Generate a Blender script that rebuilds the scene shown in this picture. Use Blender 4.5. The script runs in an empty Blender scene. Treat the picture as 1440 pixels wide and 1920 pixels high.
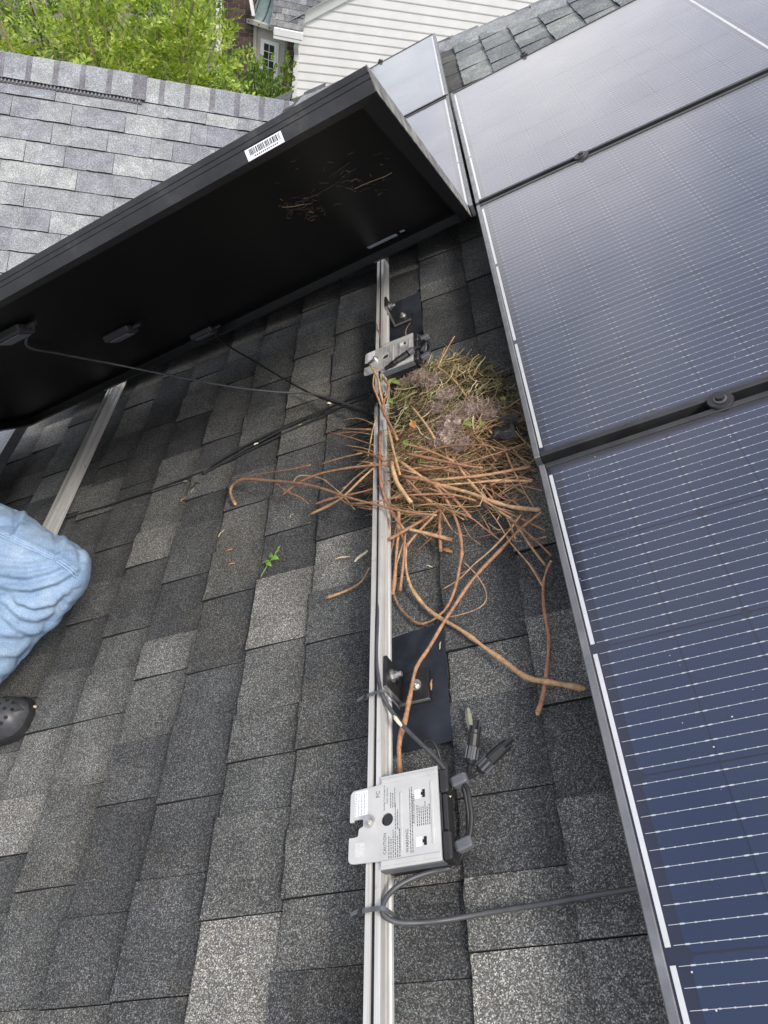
import bpy, math, random
import numpy as np
from mathutils import Vector, Matrix, noise
random.seed(7)
rnd = random.random
def U(a, b): return a + (b - a) * rnd()
SC = bpy.context.scene
COL = SC.collection

# ------------------------------------------------------------------ frames and camera
# roof frame: u upslope, v along the courses (away), h off the roof; h=0 is the top of the panel array
TH = math.radians(35)
LM = Matrix(((math.cos(TH), 0, -math.sin(TH), 0), (0, 1, 0, 0), (math.sin(TH), 0, math.cos(TH), 0), (0, 0, 0, 1)))
CAM = Vector((0.10661, -0.92739, 0.85265))                      # camera in the roof frame
CR = (Vector((0.90471489, 0.00183324, -0.42601362)), Vector((-0.29934826, -0.70877718, -0.63876876)), Vector((-0.30311975, 0.70543004, -0.6406925)))
FPX = 1305.67
cam = bpy.data.objects.new('camera', bpy.data.cameras.new('camera')); COL.objects.link(cam)
cm = Matrix.Identity(4)
for i in range(3):
    cm[i][0] = CR[0][i]; cm[i][1] = -CR[1][i]; cm[i][2] = -CR[2][i]; cm[i][3] = CAM[i]
cam.matrix_world = LM @ cm
cam.data.sensor_fit = 'VERTICAL'; cam.data.sensor_height = 24.0
cam.data.lens = FPX / 1920 * 24.0
cam.data.clip_start = 0.02; cam.data.clip_end = 500
SC.camera = cam

# ------------------------------------------------------------------ sky, sun, exposure
SUN = Vector((0.26, -0.40, 0.88)).normalized()
W = bpy.data.worlds.new('World'); SC.world = W; W.use_nodes = True
nt = W.node_tree; nt.nodes.clear()
out = nt.nodes.new('ShaderNodeOutputWorld'); bg = nt.nodes.new('ShaderNodeBackground'); bg.inputs[1].default_value = 0.11
sky = nt.nodes.new('ShaderNodeTexSky'); sky.sky_type = 'NISHITA'; sky.sun_disc = False
sky.sun_elevation = math.asin(SUN.z); sky.sun_rotation = math.atan2(SUN.x, SUN.y)
sky.air_density = 1.0; sky.dust_density = 3.0; sky.ozone_density = 1.5
tc = nt.nodes.new('ShaderNodeTexCoord'); mp = nt.nodes.new('ShaderNodeMapping'); mp.inputs['Scale'].default_value = (1, 1, 2.0); mp.inputs['Location'].default_value = (0, 0, 0)
nz = nt.nodes.new('ShaderNodeTexNoise'); nz.inputs['Scale'].default_value = 1.7; nz.inputs['Detail'].default_value = 5
cr = nt.nodes.new('ShaderNodeValToRGB'); cr.color_ramp.elements[0].position = 0.40; cr.color_ramp.elements[1].position = 0.68
cr.color_ramp.elements[0].color = (0.12, 0.12, 0.12, 1); cr.color_ramp.elements[1].color = (0.85, 0.85, 0.85, 1)
mx = nt.nodes.new('ShaderNodeMix'); mx.data_type = 'RGBA'; mx.inputs[7].default_value = (9.1, 8.75, 8.8, 1)
nt.links.new(tc.outputs['Generated'], mp.inputs[0]); nt.links.new(mp.outputs[0], nz.inputs['Vector']); nt.links.new(nz.outputs[0], cr.inputs[0])
nt.links.new(cr.outputs[0], mx.inputs[0]); nt.links.new(sky.outputs[0], mx.inputs[6]); nt.links.new(mx.outputs[2], bg.inputs[0]); nt.links.new(bg.outputs[0], out.inputs[0])
sl = bpy.data.lights.new('sun', 'SUN'); sl.energy = 1.5; sl.angle = math.radians(14); sl.color = (1, 0.96, 0.9)
so = bpy.data.objects.new('sun', sl); COL.objects.link(so); so.rotation_euler = (-SUN).to_track_quat('-Z', 'Y').to_euler()
so.location = (0, -3, 12)
SC.view_settings.view_transform = 'Standard'; SC.view_settings.look = 'None'; SC.view_settings.gamma = 1
SC.view_settings.exposure = 0.92
SC.render.engine = 'CYCLES'
SC.cycles.transparent_max_bounces = 16

# ------------------------------------------------------------------ geometry helpers
def px(x, y, h):
    """the point of the roof frame at height h that stands at this place of the 1440x1920 photograph"""
    d = CR[0] * (x - 720) + CR[1] * (y - 960) + CR[2] * FPX
    return CAM + d * ((h - CAM.z) / d.z)
def proj(p):
    q = p - CAM; z = q.dot(CR[2])
    if z < 0.05: return None
    return (720 + FPX * q.dot(CR[0]) / z, 960 + FPX * q.dot(CR[1]) / z)
CAMW = LM @ CAM
def wpx(x, y, p0, n):
    d = LM.to_3x3() @ (CR[0] * (x - 720) + CR[1] * (y - 960) + CR[2] * FPX)
    return CAMW + d * ((p0 - CAMW).dot(n) / d.dot(n))

class MB:
    def __init__(s): s.v = []; s.f = []; s.mi = {}
    def add(s, vs, fs, mi=None):
        n = len(s.v); nf = len(s.f); s.v += [tuple(p) for p in vs]; s.f += [tuple(i + n for i in f) for f in fs]
        if mi:
            for k in mi: s.mi[nf + k] = mi[k]
        return s
    def box(s, x0, x1, y0, y1, z0, z1, b=0.0):
        if b <= 0:
            return s.add([(x, y, z) for z in (z0, z1) for y in (y0, y1) for x in (x0, x1)],
                         [(0, 2, 3, 1), (4, 5, 7, 6), (0, 1, 5, 4), (2, 6, 7, 3), (0, 4, 6, 2), (1, 3, 7, 5)])
        r = [(x0 + b, y0), (x1 - b, y0), (x1, y0 + b), (x1, y1 - b), (x1 - b, y1), (x0 + b, y1), (x0, y1 - b), (x0, y0 + b)]
        i = [(min(max(x, x0 + b), x1 - b), min(max(y, y0 + b), y1 - b)) for x, y in r]
        vs = [(x, y, z0) for x, y in i] + [(x, y, z0 + b) for x, y in r] + [(x, y, z1 - b) for x, y in r] + [(x, y, z1) for x, y in i]
        fs = [tuple(range(7, -1, -1)), tuple(range(24, 32))]
        for k in range(3):
            for j in range(8): fs.append((k * 8 + j, k * 8 + (j + 1) % 8, k * 8 + 8 + (j + 1) % 8, k * 8 + 8 + j))
        return s.add(vs, fs)
    def obox(s, c, ax, ay, az, b=0.0):
        """box centred at c with half axes ax, ay, az (vectors)"""
        m = MB().box(-1, 1, -1, 1, -1, 1) if b <= 0 else MB().box(-1, 1, -1, 1, -1, 1, b)
        return s.add([Vector(c) + Vector(ax) * x + Vector(ay) * y + Vector(az) * z for x, y, z in m.v], m.f)
    def prism(s, poly, z0, z1):
        n = len(poly)
        vs = [(x, y, z0) for x, y in poly] + [(x, y, z1) for x, y in poly]
        return s.add(vs, [tuple(range(n - 1, -1, -1)), tuple(range(n, 2 * n))] + [(i, (i + 1) % n, n + (i + 1) % n, n + i) for i in range(n)])
    def disc(s, c, ax, r, h, n=12, taper=1.0, rot=0.0):
        """short cylinder from c along ax"""
        ax = Vector(ax).normalized(); a = ax.orthogonal().normalized(); b = ax.cross(a)
        vs = []
        for k, rr in ((0, r), (h, r * taper)):
            vs += [Vector(c) + ax * k + (a * math.cos(t) + b * math.sin(t)) * rr for t in [rot + 2 * math.pi * i / n for i in range(n)]]
        return s.add(vs, [tuple(range(n - 1, -1, -1)), tuple(range(n, 2 * n))] + [(i, (i + 1) % n, n + (i + 1) % n, n + i) for i in range(n)])
    def tube(s, pts, r, n=8, r2=None, smooth=4, wob=0.0, cap=True):
        P = spline([Vector(p) for p in pts], smooth) if smooth > 1 else [Vector(p) for p in pts]
        m = len(P); vs = []
        a = None
        for i, p in enumerate(P):
            t = (P[min(i + 1, m - 1)] - P[max(i - 1, 0)])
            t = t.normalized() if t.length > 1e-9 else Vector((0, 0, 1))
            a = t.orthogonal().normalized() if a is None else (a - t * a.dot(t)).normalized()
            b = t.cross(a)
            q = i / max(1, m - 1)
            rr = r if r2 is None else r + (r2 - r) * q
            if callable(r): rr = r(q)
            if wob: rr *= 1 + wob * noise.noise(p * 60)
            vs += [p + (a * math.cos(2 * math.pi * k / n) + b * math.sin(2 * math.pi * k / n)) * rr for k in range(n)]
        fs = [(i * n + k, i * n + (k + 1) % n, (i + 1) * n + (k + 1) % n, (i + 1) * n + k) for i in range(m - 1) for k in range(n)]
        if cap: fs += [tuple(range(n - 1, -1, -1)), tuple(range((m - 1) * n, m * n))]
        return s.add(vs, fs)
    def mesh(s, name, mat, base=Vector((0, 0, 0)), smooth=False):
        me = bpy.data.meshes.new(name)
        me.from_pydata([(x - base[0], y - base[1], z - base[2]) for x, y, z in s.v], [], s.f)
        if mat: me.materials.append(mat)
        if s.mi:
            me.materials.append(M_ASPH); me.materials.append(M_BAND)
            for k, m_ in s.mi.items(): me.polygons[k].material_index = m_
        if smooth: me.polygons.foreach_set('use_smooth', [True] * len(me.polygons))
        me.update(); return me

def spline(P, k):
    if len(P) < 3: return [P[0].lerp(P[-1], i / 3) for i in range(4)] if len(P) == 2 else P
    o = []
    for i in range(len(P) - 1):
        a = P[max(i - 1, 0)]; b = P[i]; c = P[i + 1]; d = P[min(i + 2, len(P) - 1)]
        for j in range(k):
            t = j / k
            o.append(0.5 * ((2 * b) + (c - a) * t + (2 * a - 5 * b + 4 * c - d) * t * t + (3 * b - a - 3 * c + d) * t ** 3))
    o.append(P[-1].copy()); return o

BASE = {}
def tag(o, label=None, cat=None, group=None, kind=None):
    if label: o['label'] = label
    if cat: o['category'] = cat
    if group: o['group'] = group
    if kind: o['kind'] = kind
    return o
def thing(name, label, cat, base=(0, 0, 0), group=None, roof=True, kind=None):
    o = bpy.data.objects.new(name, None); COL.objects.link(o); o.empty_display_size = 0.05
    b = Vector(base); BASE[o] = b
    o.matrix_world = (LM if roof else Matrix.Identity(4)) @ Matrix.Translation(b)
    return tag(o, label, cat, group, kind)
def part(name, mb, mat, parent, label=None, kind=None, smooth=False):
    b = BASE[parent]
    o = bpy.data.objects.new(name, mb.mesh(name, mat, b, smooth)); COL.objects.link(o); o.parent = parent; BASE[o] = b
    return tag(o, label, None, None, kind)
def single(name, mb, mat, label, cat, base, group=None, roof=True, kind=None, smooth=False):
    b = Vector(base)
    o = bpy.data.objects.new(name, mb.mesh(name, mat, b, smooth)); COL.objects.link(o); BASE[o] = b
    o.matrix_world = (LM if roof else Matrix.Identity(4)) @ Matrix.Translation(b)
    return tag(o, label, cat, group, kind)
def inst(name, me, parent, mat4):
    o = bpy.data.objects.new(name, me); COL.objects.link(o); o.parent = parent; o.matrix_local = mat4; return o
def copy_tree(o, parent=None):
    c = o.copy(); COL.objects.link(c); c.parent = parent
    for ch in list(o.children): copy_tree(ch, c)
    return c

# ------------------------------------------------------------------ materials
MATS = {}
class NT:
    def __init__(s, name):
        s.m = bpy.data.materials.new(name); s.m.use_nodes = True; s.t = s.m.node_tree; s.t.nodes.clear()
        s.out = s.n('ShaderNodeOutputMaterial'); MATS[name] = s.m
    def n(s, ty, **kw):
        nd = s.t.nodes.new(ty)
        for k, v in kw.items():
            if k in nd.inputs: nd.inputs[k].default_value = v
            else: setattr(nd, k, v)
        return nd
    def l(s, a, b): s.t.links.new(a, b)
    def pos(s): return s.n('ShaderNodeNewGeometry').outputs['Position']
    def obj(s): return s.n('ShaderNodeTexCoord').outputs['Object']
    def noise(s, vec, scale, detail=3, rough=0.55):
        a = s.n('ShaderNodeTexNoise', Scale=scale, Detail=detail, Roughness=rough); s.l(vec, a.inputs['Vector']); return a.outputs[0]
    def ramp(s, fac, stops, interp='LINEAR'):
        r = s.n('ShaderNodeValToRGB'); c = r.color_ramp; c.interpolation = interp
        while len(c.elements) < len(stops): c.elements.new(0.5)
        for e, (p, col) in zip(c.elements, stops):
            e.position = p; e.color = (col, col, col, 1) if not hasattr(col, '__len__') else (*col[:3], 1)
        s.l(fac, r.inputs[0]); return r.outputs[0]
    def mul(s, a, b, mode='MULTIPLY', fac=1.0):
        m = s.n('ShaderNodeMix', data_type='RGBA', blend_type=mode); m.inputs[0].default_value = fac
        for sock, v in ((m.inputs[6], a), (m.inputs[7], b)):
            if hasattr(v, 'links'): s.l(v, sock)
            else: sock.default_value = (*v, 1)
        return m.outputs[2]
    def mix(s, fac, a, b):
        m = s.n('ShaderNodeMix', data_type='RGBA')
        for sock, v in ((m.inputs[0], fac), (m.inputs[6], a), (m.inputs[7], b)):
            if hasattr(v, 'links'): s.l(v, sock)
            else: sock.default_value = v if not hasattr(v, '__len__') else (*v, 1)
        return m.outputs[2]
    def math(s, op, a, b=0.0):
        m = s.n('ShaderNodeMath', operation=op)
        for sock, v in ((m.inputs[0], a), (m.inputs[1], b)):
            if hasattr(v, 'links'): s.l(v, sock)
            else: sock.default_value = v
        return m.outputs[0]
    def bump(s, h, strength=0.4, dist=0.002):
        b = s.n('ShaderNodeBump', Strength=strength, Distance=dist); s.l(h, b.inputs['Height']); return b.outputs[0]
    def bsdf(s, col, rough=0.6, metal=0.0, normal=None, **kw):
        b = s.n('ShaderNodeBsdfPrincipled', Metallic=metal)
        for k, v in (('Base Color', col), ('Roughness', rough)):
            if hasattr(v, 'links'): s.l(v, b.inputs[k])
            else: b.inputs[k].default_value = v if not hasattr(v, '__len__') else (*v, 1)
        if normal is not None: s.l(normal, b.inputs['Normal'])
        for k, v in kw.items(): b.inputs[k.replace('_', ' ')].default_value = v
        s.l(b.outputs[0], s.out.inputs[0]); return s.m

def shingle_mat(name, stops, source, gs=720, stain=True, con=0.9, band=True):
    t = NT(name); p = t.pos()
    if source == 'object': r = t.n('ShaderNodeObjectInfo').outputs['Random']
    else: r = t.n('ShaderNodeNewGeometry').outputs['Random Per Island']
    tone = t.ramp(r, stops)
    vo = t.n('ShaderNodeTexVoronoi', Scale=gs); t.l(p, vo.inputs['Vector'])
    sep = t.n('ShaderNodeSeparateColor'); t.l(vo.outputs['Color'], sep.inputs[0])
    k = lambda x: 1 + (x - 1) * con
    gr = t.ramp(sep.outputs[0], [(0.0, k(0.2)), (0.35, k(0.48)), (0.62, k(0.82)), (0.8, k(1.4)), (0.93, k(2.3)), (1.0, k(3.4))])
    c = t.mul(tone, gr)
    tint = t.ramp(sep.outputs[1], [(0.0, (0.92, 0.98, 1.04)), (0.6, (1, 1, 1)), (1.0, (1.12, 1.02, 0.9))])
    c = t.mul(c, tint)
    big = t.ramp(t.noise(p, 11, 4, 0.6), [(0.3, 0.74), (0.55, 1.0), (0.75, 1.28)])
    c = t.mul(c, big)
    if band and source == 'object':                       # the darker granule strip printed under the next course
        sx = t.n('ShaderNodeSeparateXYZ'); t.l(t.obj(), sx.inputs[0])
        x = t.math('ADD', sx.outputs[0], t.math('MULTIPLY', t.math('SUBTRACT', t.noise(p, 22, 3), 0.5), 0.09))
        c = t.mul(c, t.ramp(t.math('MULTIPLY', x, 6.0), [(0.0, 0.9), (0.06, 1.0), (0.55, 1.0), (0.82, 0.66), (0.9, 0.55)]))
    if stain:
        st = t.ramp(t.noise(p, 3.2, 5, 0.65), [(0.54, 0.0), (0.72, 0.6)])
        c = t.mix(st, c, t.mul(gr, (0.105, 0.097, 0.074)))
    nb = t.bump(sep.outputs[2], 0.5, 0.0016)
    return t.bsdf(c, 0.85, 0, nb, Specular_IOR_Level=0.3)
DARK = [(0.0, (0.070, 0.071, 0.071)), (0.25, (0.084, 0.086, 0.086)), (0.5, (0.098, 0.101, 0.099)), (0.72, (0.115, 0.116, 0.110)), (0.88, (0.15, 0.15, 0.141)), (1.0, (0.225, 0.22, 0.20))]
LITE = [(0.0, (0.215, 0.225, 0.248)), (0.35, (0.25, 0.263, 0.278)), (0.75, (0.282, 0.296, 0.302)), (1.0, (0.325, 0.34, 0.335))]
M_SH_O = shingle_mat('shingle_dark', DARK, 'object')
M_SH_I = shingle_mat('shingle_dark_mass', DARK, 'island')
M_SL_O = shingle_mat('shingle_light', LITE, 'object', 480, False, 0.6, False)
M_ASPH = None
M_SL_I = shingle_mat('shingle_light_mass', LITE, 'island', 480, False, 0.6, False)

def simple(name, col, rough=0.5, metal=0.0, var=0.0, vs=20, bump=0.0, bs=200, **kw):
    t = NT(name); p = t.pos(); c = col; nb = None
    if var: c = t.mul(t.ramp(t.noise(p, vs, 4, 0.6), [(0.3, 1 - var), (0.7, 1 + var)]), col)
    if bump: nb = t.bump(t.noise(p, bs, 3), bump, 0.001)
    return t.bsdf(c, rough, metal, nb, **kw)

# aluminium rail with dirt
t = NT('rail_aluminium'); p = t.pos()
streak = t.n('ShaderNodeMapping'); streak.inputs['Scale'].default_value = (40, 1.2, 40); t.l(p, streak.inputs[0])
c = t.ramp(t.noise(streak.outputs[0], 3, 4), [(0.3, (0.46, 0.445, 0.41)), (0.55, (0.63, 0.62, 0.59)), (0.8, (0.72, 0.71, 0.685))])
dirt = t.ramp(t.noise(p, 55, 5, 0.7), [(0.60, 0.0), (0.74, 0.55)])
c = t.mix(dirt, c, (0.20, 0.17, 0.13))
M_RAIL = t.bsdf(c, t.ramp(t.noise(p, 30, 3), [(0.3, 0.38), (0.7, 0.6)]), 0.35)
M_RAILIN = simple('rail_slot', (0.2, 0.19, 0.175), 0.6, 0.5, 0.3, 40)
t = NT('frame_sky_lit'); p = t.pos()
c = t.ramp(t.noise(p, 18, 5, 0.65), [(0.3, (0.15, 0.155, 0.16)), (0.62, (0.23, 0.235, 0.24)), (0.8, (0.32, 0.315, 0.30))])
M_FRAME = t.bsdf(c, t.ramp(t.noise(p, 40, 3), [(0.3, 0.30), (0.7, 0.5)]), 0.6, Specular_IOR_Level=0.6)  # short bars: sky reflection put into a paler base colour than the long bars
t = NT('frame_dusty_end'); p = t.pos()
c = t.ramp(t.noise(p, 26, 6, 0.7), [(0.3, (0.05, 0.05, 0.048)), (0.48, (0.16, 0.155, 0.14)), (0.62, (0.34, 0.33, 0.28)), (0.8, (0.46, 0.44, 0.37))])
M_FRAMED = t.bsdf(c, 0.55, 0.3)
M_BACK = simple('backsheet_black', (0.0022, 0.0022, 0.0025), 0.40, 0, 0.3, 6, 0.05, 60, Specular_IOR_Level=0.16)
M_FRAMEL = simple('frame_black_long', (0.032, 0.033, 0.035), 0.4, 0.3, 0.35, 20)
t = NT('frame_black_side'); p = t.pos()
c = t.ramp(t.noise(p, 9, 6, 0.7), [(0.35, (0.014, 0.014, 0.015)), (0.6, (0.03, 0.03, 0.031)), (0.75, (0.07, 0.066, 0.06))])
M_FRAMEB = t.bsdf(c, 0.42, 0.2)
M_FRAMEU = simple('frame_black_underside', (0.006, 0.006, 0.0065), 0.45, 0.1, 0.4, 15)
# solar cell: deep blue silicon with faint finger lines
t = NT('solar_cell'); p = t.obj()
r = t.n('ShaderNodeObjectInfo').outputs['Random']
c = t.ramp(r, [(0, (0.004, 0.015, 0.050)), (0.5, (0.005, 0.018, 0.058)), (1, (0.007, 0.019, 0.054))])
wv = t.n('ShaderNodeTexWave', Scale=210.0); wv.bands_direction = 'X'; t.l(p, wv.inputs['Vector'])
c = t.mix(t.math('MULTIPLY', wv.outputs[1], 0.16), c, (0.03, 0.04, 0.085))
M_CELL = t.bsdf(c, 0.35, 0, Specular_IOR_Level=0.5)
M_GAP = simple('panel_black_gap', (0.004, 0.008, 0.028), 0.45)
M_WIRE = simple('busbar_silver', (0.52, 0.55, 0.58), 0.45, 0.35)
M_RIB = simple('ribbon_silver', (0.62, 0.63, 0.63), 0.5, 0.25, 0.08, 30)
# textured solar glass: clear, reflecting more at grazing angles, with a thin dust film
t = NT('solar_glass'); p = t.pos()
lw = t.n('ShaderNodeLayerWeight', Blend=0.5); fac = lw.outputs['Facing']
f5 = t.math('POWER', fac, 4.0); F = t.math('ADD', t.math('MULTIPLY', f5, 0.92), 0.027)
gl = t.n('ShaderNodeBsdfGlossy', Roughness=0.075); gl.inputs[0].default_value = (1, 1, 1, 1)
tr = t.n('ShaderNodeBsdfTransparent')
df = t.n('ShaderNodeBsdfDiffuse'); df.inputs[0].default_value = (0.62, 0.6, 0.58, 1)
dn = t.ramp(t.noise(p, 5, 5, 0.6), [(0.3, 0.45), (0.7, 1.5)])
du = t.math('MULTIPLY', t.math('ADD', t.math('MULTIPLY', t.math('POWER', fac, 3.4), 0.42), 0.004), dn)
m1 = t.n('ShaderNodeMixShader'); t.l(du, m1.inputs[0]); t.l(tr.outputs[0], m1.inputs[1]); t.l(df.outputs[0], m1.inputs[2])
m2 = t.n('ShaderNodeMixShader'); t.l(F, m2.inputs[0]); t.l(m1.outputs[0], m2.inputs[1]); t.l(gl.outputs[0], m2.inputs[2])
t.l(m2.outputs[0], t.out.inputs[0]); M_GLASS = t.m

M_STEEL = simple('stainless_steel', (0.52, 0.51, 0.49), 0.33, 0.85, 0.15, 90)
M_FLASH = simple('flashing_black', (0.022, 0.027, 0.035), 0.42, 0.25, 0.35, 25, 0.1, 60)
M_LFOOT = simple('bracket_black', (0.02, 0.02, 0.021), 0.45, 0.2, 0.3, 60)
M_LEDGE = simple('bracket_bare_edge', (0.33, 0.32, 0.31), 0.4, 0.7, 0.2, 80)
t = NT('optimizer_plate'); p = t.pos()
c = t.mul(t.ramp(t.noise(p, 22, 4), [(0.3, 0.88), (0.7, 1.08)]), (0.60, 0.595, 0.565))
c = t.mix(t.ramp(t.noise(p, 60, 5, 0.7), [(0.62, 0), (0.78, 0.35)]), c, (0.4, 0.36, 0.26))
M_PLATE = t.bsdf(c, 0.42, 0.35)
M_PLAST = simple('plastic_black', (0.018, 0.018, 0.019), 0.45, 0, 0.25, 60)
M_PLASTG = simple('plastic_grey', (0.10, 0.105, 0.115), 0.55, 0, 0.1, 60)
M_CABLE = simple('cable_black', (0.022, 0.022, 0.023), 0.5, 0, 0.3, 50)
M_CABLEL = simple('cable_dusty', (0.06, 0.062, 0.066), 0.42, 0, 0.25, 50)
M_WHITE = simple('label_white', (0.76, 0.77, 0.78), 0.55, 0, 0.04, 60)
M_INK = simple('ink_grey', (0.09, 0.09, 0.09), 0.6)
M_INKB = simple('ink_black', (0.02, 0.02, 0.02), 0.6)
M_LABG = simple('label_grey', (0.40, 0.43, 0.50), 0.4, 0, 0.3, 200)
M_HOLE = simple('dark_slot', (0.006, 0.006, 0.006), 0.8)

M_BAND = shingle_mat('shingle_band', [(0, (0.15, 0.148, 0.165)), (1, (0.18, 0.178, 0.195))], 'object', 480, False, 0.6, False)
M_ASPH = simple('asphalt_edge', (0.009, 0.009, 0.010), 0.9)

# ------------------------------------------------------------------ main roof
E = 0.144; HR = -0.13
U0 = -0.0875                                    # a course butt line
def in_hip(u, v): return v < 3.745 - 0.02 + (u + 0.03) * -0.558
def tab_mesh(seed, name, mat, thick):
    rs = random.Random(seed); mb = MB(); nu, nv = 3, 4; Ln = E + 0.016
    top = []
    for i in range(nu + 1):
        for j in range(nv + 1):
            a = i / nu; u = a * Ln
            if i == 0: u += rs.uniform(-0.0022, 0.0022)
            v = j / nv
            h = thick * (1 - a) + 0.0015 + rs.uniform(-0.0005, 0.0005)
            if i == 0: h -= 0.0012
            top.append((u, v, h))
    k = len(top); fs = []
    for i in range(nu):
        for j in range(nv):
            a = i * (nv + 1) + j; fs.append((a, a + nv + 1, a + nv + 2, a + 1))
    bot = [(p[0], p[1], -0.003) for p in top[:nv + 1]]
    mb.add(top + bot, fs + [(j, j + 1, k + j + 1, k + j) for j in range(nv)], {len(fs) + j: 1 for j in range(nv)})
    for j in (0, nv):                           # side walls
        i0 = len(mb.v); row = [top[i * (nv + 1) + j] for i in range(nu + 1)]
        mb.add(row + [(p[0], p[1], -0.003) for p in row], [(i, i + 1, nu + 2 + i, nu + 1 + i) if j == 0 else (i + 1, i, nu + 1 + i, nu + 2 + i) for i in range(nu)], {i: 1 for i in range(nu)})
    return mb
TABS = [tab_mesh(i, 'shingle', None, (0.0085, 0.0135)[i % 2]) for i in range(8)]
def courses(u_lo, u_hi, v_lo, v_hi, seed):
    rs = random.Random(seed); L = []
    k0 = math.floor((u_lo - U0) / E); k1 = math.ceil((u_hi - U0) / E)
    for k in range(k0, k1):
        v = v_lo - rs.uniform(0, 0.3); alt = rs.randint(0, 1)
        while v < v_hi:
            w = rs.choice((0.095, 0.115, 0.135, 0.155, 0.18)) * rs.uniform(0.92, 1.08)
            L.append((U0 + k * E, v, w, (alt + 2 * rs.randint(0, 3)) % 8)); v += w; alt ^= 1
    return L
roof = thing('shingled_roof', 'dark grey asphalt shingle roof slope under the solar panels and the nest', 'roof', (0, 0, HR))
Z0 = Vector((0, 0, HR))
deck = MB(); hipv = lambda u: 3.745 + (u + 0.03) * -0.558
deck.add([(-6, -3.2, HR - 0.006), (3.2, -3.2, HR - 0.006), (3.2, hipv(3.2), HR - 0.006), (-0.995, 4.284, HR - 0.006), (-6, 4.284 + 0, HR - 0.006)], [(0, 1, 2, 3, 4)])
part('roof_deck', deck, simple('felt', (0.02, 0.02, 0.02), 0.9), roof)
tabs = []
for u, v, w, ti in courses(-5.5, 3.0, -3.0, 4.6, 3):
    if not in_hip(u + E * 0.6, v + w) and u > -1.1: 
        if not in_hip(u, v): continue
    # the valley with the neighbouring slope: leave out what lies beyond it
    area = 0
    c4 = [proj(Vector((u + a, v + b, HR))) for a, b in ((0, 0), (E, 0), (E, w), (0, w))]
    if all(c4):
        xs = [q[0] for q in c4]; ys = [q[1] for q in c4]
        if max(xs) > 0 and min(xs) < 1440 and max(ys) > 0 and min(ys) < 1920:
            area = (max(xs) - min(xs)) * (max(ys) - min(ys))
            if u > 0.02 and v < 2.2: area = 0
            if u < -0.4 and v > 1.9: area = 0
            if u < -0.02 and v > 1.35: area *= 0.05
    tabs.append((area, u, v, w, ti))
tabs.sort(key=lambda q: -q[0])
tab_me = [m.mesh('shingle', M_SH_O) for m in TABS]
M_SP_O = shingle_mat('shingle_paler', [(0, (0.16, 0.175, 0.182)), (0.5, (0.21, 0.226, 0.225)), (1, (0.27, 0.29, 0.275))], 'object', 480, False, 0.75, False)  # paler tone for the tabs beyond the panel array
tab_mp = [m.mesh('shingle', M_SP_O) for m in TABS]
rest = MB()
for i, (ar, u, v, w, ti) in enumerate(tabs):
    dh = random.Random(int(u * 1e4 + v * 1e5)).uniform(0, 0.0015)
    if i < 300 and ar > 0:
        inst('shingle', (tab_mp if v > 2.25 else tab_me)[ti], roof, Matrix.Translation((u, v + 0.0007, dh)) @ Matrix.Diagonal((1, w - 0.0014, 1, 1)))
    else:
        rest.add([(x + u, y * (w - 0.0014) + v, z + HR + dh) for x, y, z in TABS[ti].v], TABS[ti].f, TABS[ti].mi)
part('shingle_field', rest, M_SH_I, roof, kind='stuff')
# hip caps along the far edge of this slope
J = Vector((-0.995, 4.284, HR)); hd = (Vector((0.6912, 3.343, HR)) - J).normalized()
hs = Vector((0, 0, 1)).cross(hd).normalized()          # points away from the slope (beyond the hip)
if hs.y < 0: hs = -hs
cap = MB()
cl = 0.165
for i in range(4):
    a = i / 3
    cap.add([], [])
capv = []
for a in (0, 0.5, 1):
    for s_, h_ in ((-0.15, 0.003), (-0.03, 0.013), (0, 0.016), (0.03, 0.006), (0.11, -0.10)):
        capv.append((a * cl, s_ + U(-0.002, 0.002), h_ + (1 - a) * 0.007))
capf = [(i * 5 + j, i * 5 + j + 1, i * 5 + j + 6, i * 5 + j + 5) for i in range(2) for j in range(4)]
capv += [(0, s_, h_ - 0.004) for _, s_, h_ in capv[:5]]; capf += [(15 + j, 16 + j, j + 1, j) for j in range(4)]
capv += [(x, s_, h_ - 0.006) for x, s_, h_ in (capv[0], capv[5], capv[10])]; capf += [(0, 5, 21, 20), (5, 10, 22, 21)]
capm = MB().add(capv, [f[::-1] for f in capf]).mesh('hip_cap_shingle', M_SL_O)
fr = Matrix(((hd.x, hs.x, 0, 0), (hd.y, hs.y, 0, 0), (0, 0, 1, 0), (0, 0, 0, 1)))
for i in range(22):
    pz = J + hd * (0.13 * i + 0.05) - Z0
    inst('hip_cap_shingle', capm, roof, Matrix.Translation(pz) @ fr)
# the slope beyond the hip
Jw = LM @ J
hb = MB(); a0 = LM @ J; a1 = LM @ (J + hd * 3.2)
hb.add([a0, a1, a1 + Vector((1.5, 3.0, -2.4)), a0 + Vector((0.4, 2.4, -1.9))], [(0, 1, 2, 3)])
part('far_slope', hb, M_SL_I, thing('far_roof_slope', 'grey shingle slope dropping away behind the hip ridge', 'roof', tuple(Jw), roof=False))

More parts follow.
